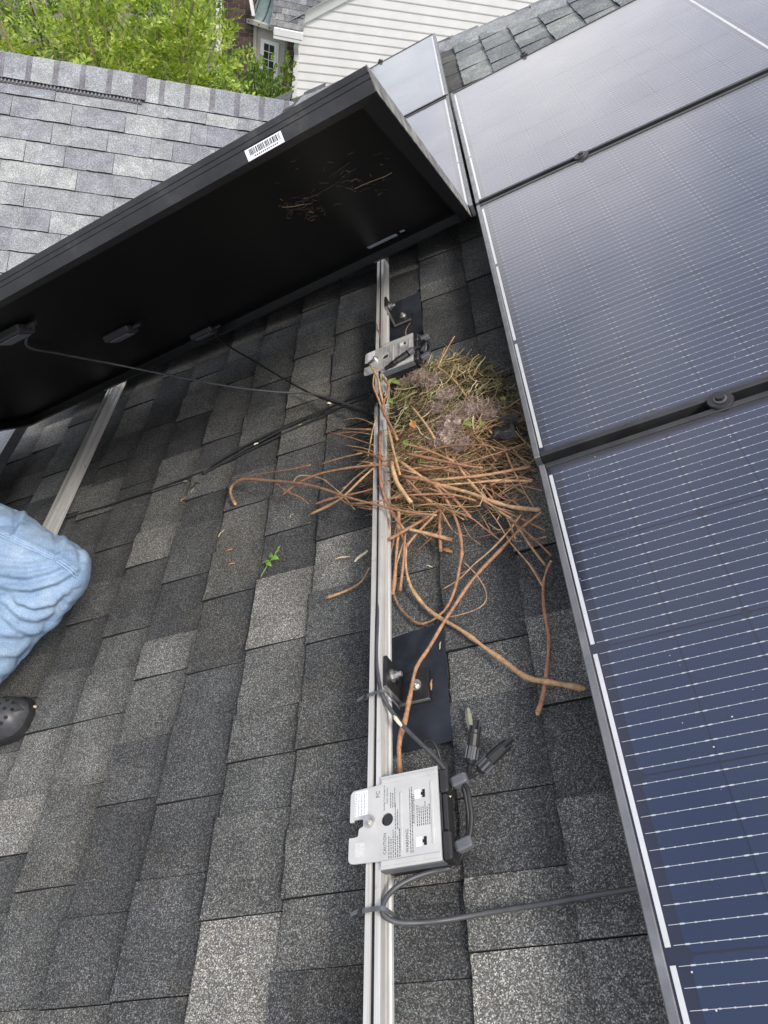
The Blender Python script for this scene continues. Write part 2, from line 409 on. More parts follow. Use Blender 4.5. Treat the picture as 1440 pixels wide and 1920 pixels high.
# ------------------------------------------------------------------ neighbouring lighter slope with a ridge vent
PH = math.radians(35)
Jh = Jw.copy(); Jw = Jw + Vector((0, 0, -0.025))
gable = thing('ridge_roof', 'pale grey shingle roof slope with ridge vent in front of the trees', 'roof', tuple(Jw), roof=False)
gx = Vector((-1, 0, 0)); gs = Vector((0, -math.cos(PH), -math.sin(PH))); gn = Vector((0, -math.sin(PH), math.cos(PH)))
GM = Matrix.Rotation(math.radians(4.5), 4, 'Z') @ Matrix(((-1, 0, 0, 0), (0, gs.y, gn.y, 0), (0, gs.z, gn.z, 0), (0, 0, 0, 1)))   # local (left, down, out) -> world dir
nm = LM.to_3x3() @ Vector((0, 0, 1)); pm = LM @ Vector((0, 0, HR))
def above_main(p): return (p - pm).dot(nm)
gd = MB(); 
gd.add([Jw + GM @ Vector(q) for q in ((-3, 0, -0.008), (8, 0, -0.008), (8, 4.5, -0.008), (-3, 4.5, -0.008))], [(0, 1, 2, 3)])
part('roof_deck', gd, simple('felt_grey', (0.05, 0.05, 0.05), 0.9), gable)
gtabs = []; rs = random.Random(11); DN0 = 0.232 - 0.0
for k in range(-1, 26):
    x = -2.6 - rs.uniform(0, 0.3); alt = 0
    while x < 7:
        w = rs.choice((0.105, 0.14, 0.17, 0.21, 0.25, 0.3)) * rs.uniform(0.9, 1.1)
        d = 0.405 + 0.1475 * k                          # butt line of this course (distance down from the ridge)
        pw = [Jw + GM @ Vector((x + a * w, d - b * 0.147, 0)) for a, b in ((0, 0), (1, 0), (1, 1), (0, 1))]
        if min(above_main(q) for q in pw) > -0.05 or max(above_main(q) for q in pw) > 0.0:
            pl = [proj(LM.inverted() @ q) for q in pw]; area = 0
            if all(pl):
                xs = [q[0] for q in pl]; ys = [q[1] for q in pl]
                if max(xs) > 0 and min(xs) < 760 and max(ys) > 90 and min(ys) < 520: area = (max(xs) - min(xs)) * (max(ys) - min(ys))
            gtabs.append((area, x, d, w, (alt + 2 * rs.randint(0, 3)) % 8))
        x += w; alt ^= 1
gtabs.sort(key=lambda q: -q[0])
gme = [m.mesh('shingle', M_SL_O) for m in TABS]
grest = MB(); 
RT = Matrix(((0, 1, 0, 0), (-1, 0, 0, 0), (0, 0, 1, 0), (0, 0, 0, 1)))      # tab (u up, v) -> (left, down)
for i, (ar, x, d, w, ti) in enumerate(gtabs):
    m4 = GM @ Matrix.Translation((x, d, 0.0)) @ RT @ Matrix.Diagonal((1.02, w - 0.0016, 1.1, 1))
    if i < 290 and ar > 0: inst('shingle', gme[ti], gable, m4)
    else: grest.add([Jw + m4 @ Vector(q) for q in TABS[ti].v], [f for f in TABS[ti].f], TABS[ti].mi)
part('shingle_field', grest, M_SL_I, gable, kind='stuff')
# ridge vent and caps
vx0 = 0.985; vent = MB()
def gp(a, b, c): return Jw + GM @ Vector((a, b, c))
def gbox(mb, a0, a1, b0, b1, c0, c1):
    v = [gp(a, b, c) for c in (c0, c1) for b in (b0, b1) for a in (a0, a1)]
    mb.add(v, [(0, 2, 3, 1), (4, 5, 7, 6), (0, 1, 5, 4), (2, 6, 7, 3), (0, 4, 6, 2), (1, 3, 7, 5)])
gbox(vent, vx0, 7, -0.005, 0.190, 0.006, 0.015); gbox(vent, vx0, 7, 0.0, 0.150, 0.015, 0.026)
vo = part('ridge_vent', vent, simple('vent_plastic', (0.10, 0.10, 0.108), 0.6), gable)
fin = MB(); 
for i in range(110): gbox(fin, vx0 + 0.01 + i * 0.022, vx0 + 0.019 + i * 0.022, 0.150, 0.187, 0.0152, 0.025)
part('vent_fins', fin, simple('vent_fin', (0.17, 0.17, 0.18), 0.6), vo, kind='stuff')
def capmesh(lift):
    pr = [(0.168, lift), (0.06, lift + 0.007), (0.012, lift + 0.010), (0, lift + 0.005)]
    far = [(0, -0.012), (0, -0.06)]
    v = []
    for a in (0, 0.40, 1):
        for b, c in pr: v.append((a * 0.205, b + U(-0.0015, 0.0015), c + a * 0.006))
    f = [(i * 4 + j, i * 4 + j + 1, i * 4 + j + 5, i * 4 + j + 4) for i in range(2) for j in range(3)]
    n = len(v)
    # far side falls away behind the ridge
    for a in (0, 0.40, 1): v.append((a * 0.205, -0.07, lift - 0.075 + a * 0.006))
    f += [(3, n, n + 1, 7), (7, n + 1, n + 2, 11)]
    n = len(v); v += [(v[k][0], v[k][1] + 0.001, v[k][2] - 0.006) for k in (0, 4, 8)]; f += [(n, 0, 4, n + 1), (n + 1, 4, 8, n + 2)]
    n = len(v); v += [(v[k][0], v[k][1], v[k][2] - 0.006) for k in range(8, 12)]; f += [(8, 9, n + 1, n), (9, 10, n + 2, n + 1), (10, 11, n + 3, n + 2)]
    n = len(v); v += [(v[k][0], v[k][1], v[k][2] - 0.006) for k in range(0, 4)]; f += [(1, 0, n, n + 1), (2, 1, n + 1, n + 2), (3, 2, n + 2, n + 3)]
    m_ = MB().add(v, f); m_.mi = {k: 1 for k in range(8, len(f))}; m_.mi.update({0: 2, 1: 2, 2: 2, 6: 2})
    return m_.mesh('ridge_cap_shingle', M_SL_O)
cmA = capmesh(0.030); cmB = capmesh(0.012)
x = vx0 - 0.02
while x < 6.5: inst('ridge_cap_shingle', cmA, gable, GM @ Matrix.Translation((x - 0.0, 0, 0))); x += 0.158
x = vx0 - 0.02 - 0.16
while x > -0.4: inst('ridge_cap_shingle', cmB, gable, GM @ Matrix.Translation((x, 0, 0))); x -= 0.158

# ------------------------------------------------------------------ solar panels
PW, PL, FT = 1.134, 1.722, 0.036
CW, CH = 0.1825, 0.0905
def frame_part(mb, side):
    lip = 0.011
    def bar(x0, x1, y0, y1): mb.box(x0, x1, y0, y1, -FT, 0, 0.0012)
    if side == 'l': bar(0, lip, 0, PW)
    if side == 'r': bar(PL - lip, PL, 0, PW)
    if side == 'n': bar(lip + 0.0004, PL - lip - 0.0004, 0, lip)
    if side == 'f': bar(lip + 0.0004, PL - lip - 0.0004, PW - lip, PW)
    return mb
def cell_poly(flip):
    c = 0.007; w, h = CW - 0.0022, CH - 0.0016
    q = [(0, 0), (h, 0), (h, w), (0, w)]
    if flip: poly = [(0, 0), (h - c, 0), (h, c), (h, w - c), (h - c, w), (0, w)]
    else: poly = [(c, 0), (h, 0), (h, w), (c, w), (0, w - c), (0, c)]
    return poly
CELL = [MB().prism(cell_poly(f), 0, 0.0003).mesh('solar_cell', M_CELL) for f in (0, 1)]
mv = (PW - 6 * CW) / 2; mu = 0.032; midgap = PL - 2 * mu - 18 * CH
def cell_u(i): return mu + i * CH + (midgap if i >= 9 else 0)
wires = MB()
for j in range(6):
    for k in range(10):
        y = mv + j * CW + (k + 0.5) / 10 * CW
        for half in (0, 1):
            a = cell_u(half * 9) - 0.010; b = cell_u(half * 9 + 8) + CH + 0.010
            wires.add([(a, y - 0.0003, 0), (b, y - 0.0003, 0), (b, y + 0.0003, 0), (a, y + 0.0003, 0)], [(0, 1, 2, 3)])
            for i in range(9):
                u = cell_u(half * 9 + i)
                for q, (du_, r_, w_) in enumerate(((0.004, 0.0024, 0.0008), (0.0175, 0.0009, 0.0007), (0.031, 0.0009, 0.0007), (0.0445, 0.0009, 0.0007), (0.058, 0.0009, 0.0007), (0.0715, 0.0009, 0.0007), (0.085, 0.0024, 0.0008))):
                    wires.add([(u + du_ - r_, y - w_, 0.0001), (u + du_ + r_, y - w_, 0.0001), (u + du_ + r_, y + w_, 0.0001), (u + du_ - r_, y + w_, 0.0001)], [(0, 1, 2, 3)])
ribs = []
for j in range(3):
    y0 = mv + 2 * j * CW + 0.008; y1 = y0 + 2 * CW - 0.016
    for u in (0.0135, PL - 0.0205): ribs.append((u, u + 0.0058, y0, y1))
    ribs.append((PL / 2 - 0.0035, PL / 2 + 0.0035, y0 - 0.006, y1 + 0.006))
def make_panel(cells=True):
    o = thing('solar_panel', 'x', 'solar panel', (0, 0, 0), 'solar panels on the roof')
    for s_ in 'lrnf': part('frame_bar', frame_part(MB(), s_), M_FRAME if s_ in 'lr' else M_FRAMEL, o)
    part('backsheet', MB().box(0.0112, PL - 0.0112, 0.0112, PW - 0.0112, -0.0075, -0.006), M_GAP, o)
    if cells:
        for j in range(6):
            for i in range(18):
                inst('solar_cell', CELL[i % 2], o, Matrix.Translation((cell_u(i) + 0.0008, mv + j * CW + 0.0011, -0.0058)))
        part('busbar_wires', MB().add([(x, y, z - 0.0053) for x, y, z in wires.v], wires.f), M_WIRE, o, kind='stuff')
        for r_ in ribs: part('ribbon', MB().box(*r_, -0.0059, -0.0050), M_RIB, o)
    g = MB(); g.add([(0.0112, 0.0112, -0.0022), (PL - 0.0112, 0.0112, -0.0022), (PL - 0.0112, PW - 0.0112, -0.0022), (0.0112, PW - 0.0112, -0.0022)], [(0, 1, 2, 3)])
    part('glass', g, M_GLASS, o)
    sp_ = MB(); r9 = random.Random(77)
    for k in range(420):
        x, y, q = r9.uniform(0.02, PL - 0.02), r9.uniform(0.02, PW - 0.02), r9.choice((0.0004, 0.0005, 0.0007, 0.0011))
        sp_.disc((x, y, -0.0021), (0, 0, 1), q, 0.0003, 5, 0.7)
    part('dust_specks', sp_, simple('dust_speck', (0.55, 0.54, 0.5), 0.8), o, kind='stuff')
    return o
GAPV = 0.0218
proto = make_panel(); first = True
spots = [(0.0045, -PW, 'solar panel nearest the camera, deep blue in the lower right corner'),
         (0.0, GAPV, 'solar panel right of the nest, between two round mid clamps'),
         (0.0, 2 * GAPV + PW, 'hazy solar panel at the top right, below the hip shingles'),
         (-PL - 0.009, 2 * GAPV + PW, 'pale solar panel mostly hidden behind the lifted panel'),
         (-PL - 0.009, 3 * GAPV + 2 * PW, 'small looking whitish solar panel farthest up, in front of white siding'),
         (-2 * PL - 0.049, GAPV, 'solar panel whose corner peeks out at the left edge below the lifted one')]
for i, (u, v, lab) in enumerate(spots):
    o = proto if i == 0 else copy_tree(proto)
    o.matrix_world = LM @ Matrix.Translation((u, v, 0)); o['label'] = lab; o['group'] = 'solar panels lying on the roof'

# the lifted panel, hinged at its far edge
SQ = 1.134 / 1.04
q0 = Vector((-0.02102235, 1.11124408, -0.00727384))
QM = Matrix(((0.99986481, -0.00823975, -0.01422886), (0.00851891, 0.99977021, 0.01967134), (0.0140635, -0.01978989, 0.99970525)))
ph = math.radians(32)
ea = QM @ Vector((-1, 0, 0)); eb = QM @ Vector((0, -math.cos(ph), math.sin(ph))); en = QM @ Vector((0, math.sin(ph), math.cos(ph)))
# own frame: x = along -u, y = from the hinge up, z = towards the glass
LP = Matrix(((ea.x, eb.x, en.x, q0.x), (ea.y, eb.y, en.y, q0.y), (ea.z, eb.z, en.z, q0.z), (0, 0, 0, 1)))
def lp(a, b, n): return LP @ Vector((a, b, n))
lift = thing('lifted_solar_panel', 'lifted solar panel showing its black underside above the nest', 'solar panel', (0, 0, 0))
lift.matrix_world = LM @ LP
def bars():
    L = []
    for (x0, x1, y0, y1, m, nm_) in ((0, 0.0015, 0, PW, 'd', 'e'), (PL - 0.0015, PL, 0, PW, 'k', 'e'), (0.002, PL - 0.002, 0, 0.0015, 'k', 'l'), (0.002, PL - 0.002, PW - 0.0015, PW, 'k', 'l')): L.append((x0, x1, y0, y1, m))
    return L
def fr_bar(ax, at, sgn, a0, a1, mat, grooves=False):
    """C-profile bar: outer wall, top lip and bottom flange; ax 'x' runs along x"""
    mb = MB()
    prof = [(0, 0), (0.028, 0), (0.028, 0.002), (0.002, 0.002), (0.002, FT - 0.007), (0.011, FT - 0.007), (0.011, FT), (0, FT)]
    if grooves: prof = prof + [(0, 0.027), (0.0012, 0.0265), (0.0012, 0.0245), (0, 0.024), (0, 0.019), (0.0012, 0.0185), (0.0012, 0.0165), (0, 0.016)]
    n = len(prof); vs = []
    for a in (a0, a1):
        for d, z in prof:
            k = at + sgn * d
            inset = d if (a == a0) else -d
            aa = a + (inset if abs(d) > 0 else 0)
            vs.append((aa, k, z) if ax == 'x' else (k, aa, z))
    fs = [(i, (i + 1) % n, n + (i + 1) % n, n + i) for i in range(n)]
    mb.add(vs, fs); return mb
part('frame_bar', fr_bar('x', PW, -1, 0, PL, M_FRAME, True), M_FRAMEB, lift)
part('frame_bar', fr_bar('x', 0, 1, 0, PL, M_FRAME), M_FRAMEU, lift)
eb_ = part('frame_bar', fr_bar('y', 0, 1, 0, PW, M_FRAMED), M_FRAMEU, lift)
part('dusty_edge', MB().box(-0.0014, -0.0002, 0.004, PW - 0.0005, 0.001, FT + 0.0012), M_FRAMED, eb_, 'pale dust along the outer edge of the short bar')
part('frame_bar', fr_bar('y', PL, -1, 0, PW, M_FRAME), M_FRAMEU, lift)
part('backsheet', MB().box(0.003, PL - 0.003, 0.003, PW - 0.003, FT - 0.009, FT - 0.0075), M_BACK, lift)
part('glass', MB().add([(0.011, 0.011, FT - 0.002), (PL - 0.011, 0.011, FT - 0.002), (PL - 0.011, PW - 0.011, FT - 0.002), (0.011, PW - 0.011, FT - 0.002)], [(0, 1, 2, 3)]), M_GLASS, lift)
part('cell_sheet', MB().box(0.012, PL - 0.012, 0.012, PW - 0.012, FT - 0.0058, FT - 0.005), M_CELL, lift)
for b in (0.073, 0.525, 0.905):
    jb = MB().box(0.86, 0.94, b - 0.026, b + 0.026, FT - 0.028, FT - 0.0092, 0.004)
    jo = part('junction_box', jb, simple('jbox_%d' % int(b * 100), (0.03, 0.03, 0.031), 0.5), lift)
    part('box_lid', MB().box(0.872, 0.928, b - 0.018, b + 0.018, FT - 0.031, FT - 0.0281, 0.001), M_PLASTG, jo)
    part('cable_gland', MB().tube([(0.858, b, FT - 0.018), (0.835, b, FT - 0.018)], 0.006, 8, smooth=1), M_PLAST, jo)
# stickers
st = MB().box(0.146, 0.208, PW + 0.0002, PW + 0.0006, 0.0005, 0.0165)
so_ = part('barcode_sticker', st, M_WHITE, lift, 'white sticker with black barcode')
bc = MB(); x = 0.150; rb = random.Random(4)
while x < 0.203:
    w = rb.choice((0.0006, 0.0009, 0.0015, 0.002)); bc.box(x, x + w, PW + 0.0007, PW + 0.0008, 0.0065, 0.015); x += w + rb.choice((0.0007, 0.001, 0.0016))
part('barcode', bc, M_INKB, so_, kind='stuff')
dg = MB()
for i in range(12): dg.box(0.156 + i * 0.0034, 0.1582 + i * 0.0034, PW + 0.0007, PW + 0.0008, 0.0026, 0.0046)
part('sticker_digits', dg, M_INK, so_, kind='stuff')
part('rating_label', MB().box(0.205, 0.295, 0.09, 0.122, FT - 0.0098, FT - 0.0091), M_LABG, lift, 'dull grey rating label')
part('small_label', MB().box(0.178, 0.192, 0.105, 0.123, FT - 0.0098, FT - 0.0091), M_LABG, lift)

# ------------------------------------------------------------------ rails
RU0, RU1, RT_, RB = -0.3405, -0.3185, -0.0385, -0.0765
def rail_profile(u0, u1):
    w = u1 - u0
    return [(u0 - 0.001, RB), (u1 + 0.001, RB), (u1 + 0.001, RB + 0.006), (u1 - 0.0015, RB + 0.008), (u1 - 0.0015, -0.062), (u1 + 0.0010, -0.060), (u1 + 0.0010, -0.055), (u1, -0.053), (u1, RT_),
            (u1 - 0.008, RT_), (u1 - 0.008, RT_ - 0.004), (u1 - 0.0045, RT_ - 0.005), (u1 - 0.0045, RT_ - 0.014), (u0 + 0.0045, RT_ - 0.014), (u0 + 0.0045, RT_ - 0.005), (u0 + 0.008, RT_ - 0.004), (u0 + 0.008, RT_),
            (u0, RT_), (u0, -0.053), (u0 - 0.0010, -0.055), (u0 - 0.0010, -0.060), (u0 + 0.0015, -0.062), (u0 + 0.0015, RB + 0.008), (u0 - 0.001, RB + 0.006)]
def rail(u0, u1, v0, v1, label):
    o = thing('mounting_rail', label, 'rail', (u0, v0, RB), 'aluminium mounting rails')
    pr = rail_profile(u0, u1); n = len(pr); mb = MB(); seg = 10
    for k in range(seg + 1): mb.v += [(a, v0 + (v1 - v0) * k / seg, b) for a, b in pr]
    for k in range(seg):
        mb.f += [(k * n + i, (k + 1) * n + i, (k + 1) * n + (i + 1) % n, k * n + (i + 1) % n) for i in range(n)]
    mb.f += [tuple(range(n)), tuple(range(seg * n + n - 1, seg * n - 1, -1))]
    part('rail_body', mb, M_RAIL, o)
    part('rail_slot', MB().box(u0 + 0.0047, u1 - 0.0047, v0 + 0.001, v1 - 0.001, RT_ - 0.0139, RT_ - 0.0125), M_RAILIN, o)
    return o
rail(RU0, RU1, -2.2, 3.35, 'long aluminium mounting rail running down the middle past the nest')
rail(-1.404, -1.380, -2.2, 2.3, 'aluminium mounting rail left of the nest, ending behind the bent knee')
rail(0.300, 0.324, -2.2, 2.34, 'aluminium mounting rail hidden under the right column of panels')

# clamps between panels
def clamp(u, v, lab, end=False):
    o = thing('mid_clamp' if not end else 'end_clamp', lab, 'clamp', (u, v, 0.0), 'panel clamps')
    if not end: part('clamp_disc', MB().disc((u, v, 0.0006), (0, 0, 1), 0.021, 0.0032, 24, 0.93), M_LFOOT, o)
    else: part('clamp_body', MB().box(u - 0.014, u + 0.014, v - 0.012, v + 0.016, -0.036, 0.004, 0.002), M_LFOOT, o)
    h = 0.0039 if not end else 0.0042
    part('washer', MB().disc((u, v, h), (0, 0, 1), 0.0105, 0.0016, 16), M_PLASTG, o)
    b = part('bolt_head', MB().disc((u, v, h + 0.0017), (0, 0, 1), 0.0075, 0.0055, 6, 0.96), M_LFOOT, o)
    part('bolt_shank', MB().disc((u, v, -0.05), (0, 0, 1), 0.004, 0.0498, 8), M_LFOOT, o)
clamp(0.3145, GAPV / 2, 'round black clamp between the two nearest panels at the right')
clamp(0.3145, GAPV * 1.5 + PW, 'round black clamp between the middle and the top right panel')
clamp(0.3145, GAPV * 2 + PW * 2 + 0.010, 'black end clamp on the upper edge of the top right panel', True)
clamp(-0.326, GAPV * 3 + PW * 3 + 0.010, 'black end clamp on the farthest whitish panel, above the lifted corner', True)

# ------------------------------------------------------------------ flashings with L-feet
def hexbolt(mb, c, ax, r, h): mb.disc(c, ax, r * 1.5, 0.0022, 18); mb.disc(Vector(c) + Vector(ax).normalized() * 0.0022, ax, r, h, 6, 0.95); mb.disc(Vector(c) + Vector(ax).normalized() * (0.0022 + h), ax, r * 0.62, 0.003, 10)
def lfoot(dv, lab, lab2):
    H = HR + 0.0125
    fl = MB(); n = 6
    for i in range(n + 1):
        for j in range(n + 1):
            a = i / n; b = j / n
            fl.v.append((-0.352 + 0.1195 * a, dv - 0.419 + 0.225 * b + a * 0.004, H + 0.0035 + 0.0012 * noise.noise(Vector((a * 3, b * 4 + dv, 1)))))
    fl.f = [(i * (n + 1) + j, (i + 1) * (n + 1) + j, (i + 1) * (n + 1) + j + 1, i * (n + 1) + j + 1) for i in range(n) for j in range(n)]
    k = len(fl.v); fl.v += [(x, y, z - 0.0015) for x, y, z in fl.v]; fl.f += [tuple(q + k for q in f[::-1]) for f in list(fl.f)]
    edge = [i * (n + 1) for i in range(n + 1)]; fl.f += [(edge[i], edge[i] + k, edge[i + 1] + k, edge[i + 1]) for i in range(n)]
    edge = list(range(n * (n + 1), (n + 1) * (n + 1))); fl.f += [(edge[i], edge[i] + k, edge[i + 1] + k, edge[i + 1]) for i in range(n)]
    single('roof_flashing', fl, M_FLASH, lab, 'flashing', (-0.29, dv - 0.31, H), 'roof flashings')
    o = thing('rail_bracket', lab2, 'bracket', (-0.285, dv - 0.31, H), 'rail brackets')
    hb_ = H + 0.0052
    part('foot_plate', MB().box(-0.3175, -0.2635, dv - 0.3365, dv - 0.2805, hb_, hb_ + 0.0075, 0.0012), M_LFOOT, o)
    part('plate_rim', MB().box(-0.3175, -0.2635, dv - 0.3385, dv - 0.3367, hb_ + 0.001, hb_ + 0.0065), M_LEDGE, o)
    # upright slotted leg against the rail side
    up = MB(); x0, x1 = -0.3168, -0.3108
    y0, y1 = dv - 0.3365, dv - 0.2805; ys0, ys1 = dv - 0.3135, dv - 0.3035
    up.box(x0, x1, y0, ys0, hb_ + 0.0077, -0.041, 0.0008); up.box(x0, x1, ys1, y1, hb_ + 0.0077, -0.041, 0.0008)
    up.box(x0 + 0.0002, x1 - 0.0002, ys0 + 0.0002, ys1 - 0.0002, hb_ + 0.0077, -0.088); up.box(x0 + 0.0002, x1 - 0.0002, ys0 + 0.0002, ys1 - 0.0002, -0.050, -0.0415)
    part('upright_leg', up, M_LFOOT, o)
    part('leg_rim', MB().box(x0 + 0.0003, x1 - 0.0003, y0 - 0.0016, y0 - 0.0002, hb_ + 0.008, -0.0415), M_LEDGE, o)
    b = MB(); hexbolt(b, (-0.2865, dv - 0.309, hb_ + 0.0077), (0, 0, 1), 0.0068, 0.0055); part('lag_bolt', b, M_STEEL, o)
    b = MB(); hexbolt(b, (x1 + 0.0002, dv - 0.3085, -0.062), (1, 0, 0), 0.0075, 0.0075); b.disc((x1 + 0.009, dv - 0.3085, -0.062), (1, 0, 0), 0.0045, 0.009, 12); part('flange_nut', b, M_STEEL, o)
lfoot(0.0, 'black metal flashing beneath the bracket above the nearer optimizer', 'black L-shaped rail bracket with two bolts above the nearer optimizer')
lfoot(1.215, 'black metal flashing above the nest, near the lifted panel', 'L-shaped rail bracket above the nest, shaded by the lifted panel')

# ------------------------------------------------------------------ power optimizers
def text_mb(txt, size, org, dx, dy, z=0.0, align='LEFT'):
    cu = bpy.data.curves.new('txt', 'FONT'); cu.body = txt; cu.size = size; cu.align_x = align; cu.resolution_u = 2
    ob = bpy.data.objects.new('txt', cu); COL.objects.link(ob)
    dg_ = bpy.context.evaluated_depsgraph_get(); me = bpy.data.meshes.new_from_object(ob.evaluated_get(dg_))
    mb = MB(); org = Vector(org); dx = Vector(dx); dy = Vector(dy); dz = dx.cross(dy)
    mb.add([org + dx * v.co.x + dy * v.co.y + dz * z for v in me.vertices], [tuple(p.vertices) for p in me.polygons])
    bpy.data.objects.remove(ob); bpy.data.curves.remove(cu); bpy.data.meshes.remove(me)
    return mb
OPB = Vector((-0.29, -0.55, -0.085))
opt = thing('power_optimizer', 'silver power optimizer with printed warnings bolted to the rail in the foreground', 'power optimizer', OPB, 'power optimizers on the rail')
PT = -0.0345; PB = -0.0368
def rounded(poly, r, n=4):
    o = []
    m = len(poly)
    for i in range(m):
        p = Vector(poly[i]); a = Vector(poly[i - 1]) - p; b = Vector(poly[(i + 1) % m]) - p
        rr = min(r[i] if hasattr(r, '__len__') else r, a.length * 0.45, b.length * 0.45)
        if rr <= 0: o.append(tuple(p)); continue
        s_ = p + a.normalized() * rr; e_ = p + b.normalized() * rr
        for k in range(n + 1):
            t_ = k / n; o.append(tuple((1 - t_) ** 2 * s_ + 2 * t_ * (1 - t_) * p + t_ * t_ * e_))
    return o
# bolting tab with its stepped notch, one plate with the cover
tabpoly = [(-0.365, -0.5025), (-0.365, -0.5465), (-0.3585, -0.5465), (-0.3585, -0.5435), (-0.3440, -0.5445), (-0.3440, -0.5550), (-0.3505, -0.5565), (-0.3515, -0.5675), (-0.3655, -0.5675), (-0.3655, -0.6015), (-0.317, -0.6035), (-0.317, -0.5005)]
tp = rounded(tabpoly, [0.008, 0.0015, 0.0015, 0.0015, 0.003, 0.003, 0.003, 0.003, 0.0015, 0.008, 0, 0])
bx0, bx1, by0, by1 = -0.3168, -0.2295, -0.6145, -0.4895
hc = (-0.307, -0.5507); hr_ = 0.0088
def plate_with_hole():
    # outline split in two halves around the hole so that the hole is open
    mb = MB(); n = 20
    ring = [(hc[0] + hr_ * math.cos(a), hc[1] + hr_ * math.sin(a)) for a in [math.pi / 2 - 2 * math.pi * i / n for i in range(n + 1)]]
    outer = tp[:-1] + [(bx0 - 0.0002, -0.5005), (bx0, by1), (-0.29, by1)]
    # left half: clockwise tab outline from upper right to lower right, then back along the left half of the ring
    right = [(hc[0] + hr_ * math.cos(a), hc[1] + hr_ * math.sin(a)) for a in [-math.pi / 2 + math.pi * i / 12 for i in range(13)]]
    left = [(hc[0] + hr_ * math.cos(a), hc[1] + hr_ * math.sin(a)) for a in [math.pi / 2 + math.pi * i / 12 for i in range(13)]]
    L = [(hc[0], by1), (bx0, by1), (bx0, -0.5005)] + [q for q in tp[:-2]] + [(bx0, -0.6035), (bx0, by0), (hc[0], by0)] + left[::-1]
    R = [(hc[0], by0), (bx1, by0), (bx1, by1), (hc[0], by1)] + left[0:0] + right[::-1]
    mb.prism(L, PB, PT); mb.prism(R, PB, PT)
    return mb
pl = part('cover_plate', plate_with_hole(), M_PLATE, opt)
# folded long edges and pressed ribs
for y0, y1 in ((by0 + 0.004, by0 + 0.0105), (by1 - 0.0105, by1 - 0.004)):
    part('edge_rib', MB().box(bx0 + 0.001, bx1 - 0.001, y0, y1, PT + 0.0001, PT + 0.0016, 0.0007), M_PLATE, pl)
for x, y0, y1 in ((-0.2855, -0.596, -0.5165), (-0.2395, -0.593, -0.509)):
    part('pressed_rib', MB().box(x - 0.002, x + 0.002, y0, y1, PT + 0.0001, PT + 0.0013, 0.0006), M_PLATE, pl)
for y in (-0.524, -0.587):
    part('slot', MB().prism([(-0.2535, y - 0.0055), (-0.2495, y - 0.0055), (-0.2495, y + 0.0055), (-0.2535, y + 0.0055), (-0.2535, y + 0.002), (-0.2555, y + 0.002), (-0.2555, y - 0.002), (-0.2535, y - 0.002)], PT + 0.0001, PT + 0.0003), M_HOLE, pl)
    part('slot_sticker', MB().box(-0.2650, -0.2562, y - 0.0062, y + 0.0062, PT + 0.0001, PT + 0.0002), M_WHITE, pl)
part('housing', MB().box(bx0 + 0.001, bx1 + 0.002, by0 + 0.001, by1 - 0.001, -0.072, PB - 0.0002, 0.003), M_PLAST, opt)
part('housing_lip', MB().box(bx0 + 0.0005, bx1 + 0.001, by0 - 0.0015, by0 + 0.0008, -0.050, PB - 0.0004), M_PLASTG, opt)
part('cover_button', MB().disc((hc[0], hc[1], PB - 0.006), (0, 0, 1), 0.0082, 0.005, 20, 0.94), M_PLAST, opt)
b = MB(); hexbolt(b, (-0.3345, -0.549, PT + 0.0002), (0, 0, 1), 0.0058, 0.0045); part('bolt', b, M_STEEL, opt)
for y0, y1 in ((-0.5265, -0.494), (-0.6135, -0.577)):
    c_ = part('end_cap', MB().box(bx1 + 0.0004, bx1 + 0.0135, y0, y1, -0.066, PT - 0.0006, 0.003), M_PLAST, opt)
    part('strain_relief', MB().obox(((bx1 + 0.026), (y0 + y1) / 2 + 0.001, -0.050), (0.0115, 0.003, 0), (-0.0018, 0.0072, 0), (0, 0, 0.0065), 0.3), M_PLASTG, c_)
part('end_rail', MB().box(bx1 + 0.0022, bx1 + 0.010, -0.5768, -0.5267, -0.064, -0.0395, 0.002), M_PLAST, opt)
# printing (text reads along +v)
DX = Vector((0, 1, 0)); DY = Vector((-1, 0, 0)); ZT = PT + 0.00025
def ptext(txt, size, u, v): return text_mb(txt, size, (u, v, ZT), DX, DY)
pr_ = MB()
for txt, sz, u, v in (('CAUTION', 0.0062, -0.3085, -0.5965), ('WARNING', 0.0062, -0.2755, -0.5985), ('AVERTISSEMENT', 0.0056, -0.2655, -0.5630), ('FC', 0.0085, -0.3185, -0.5185)):
    m_ = ptext(txt, sz, u, v); pr_.add(m_.v, m_.f)
for txt, sz, u, v in (('SolarEdge Technologies Ltd', 0.0032, -0.3105, -0.5385), ('Power Optimizer', 0.0032, -0.3060, -0.5290)):
    m_ = ptext(txt, sz, u, v); pr_.add(m_.v, m_.f)
part('printed_words', pr_, M_INK, pl, kind='stuff')
fine = MB(); rf = random.Random(5)
def lines(u0, du_, n, v0, v1):
    for k in range(n):
        v = v0; vend = v1 - rf.uniform(0, 0.012)
        while v < vend:
            w = rf.uniform(0.0012, 0.004); fine.box(u0 + k * du_ - 0.00055, u0 + k * du_ + 0.00055, v, min(v + w, vend), ZT, ZT + 0.00005); v += w + 0.0011
lines(-0.3045, 0.0032, 6, -0.602, -0.566); lines(-0.2945, 0.0032, 2, -0.566, -0.530); lines(-0.2725, 0.0030, 2, -0.5995, -0.505)
lines(-0.2620, 0.0030, 7, -0.567, -0.533); lines(-0.3015, 0.0032, 3, -0.536, -0.506)
part('fine_print', fine, M_INK, pl, kind='stuff')
lb = part('white_label', MB().box(-0.3575, -0.3375, -0.5395, -0.5045, ZT - 0.0001, ZT + 0.0001), M_WHITE, pl)
lf = MB()
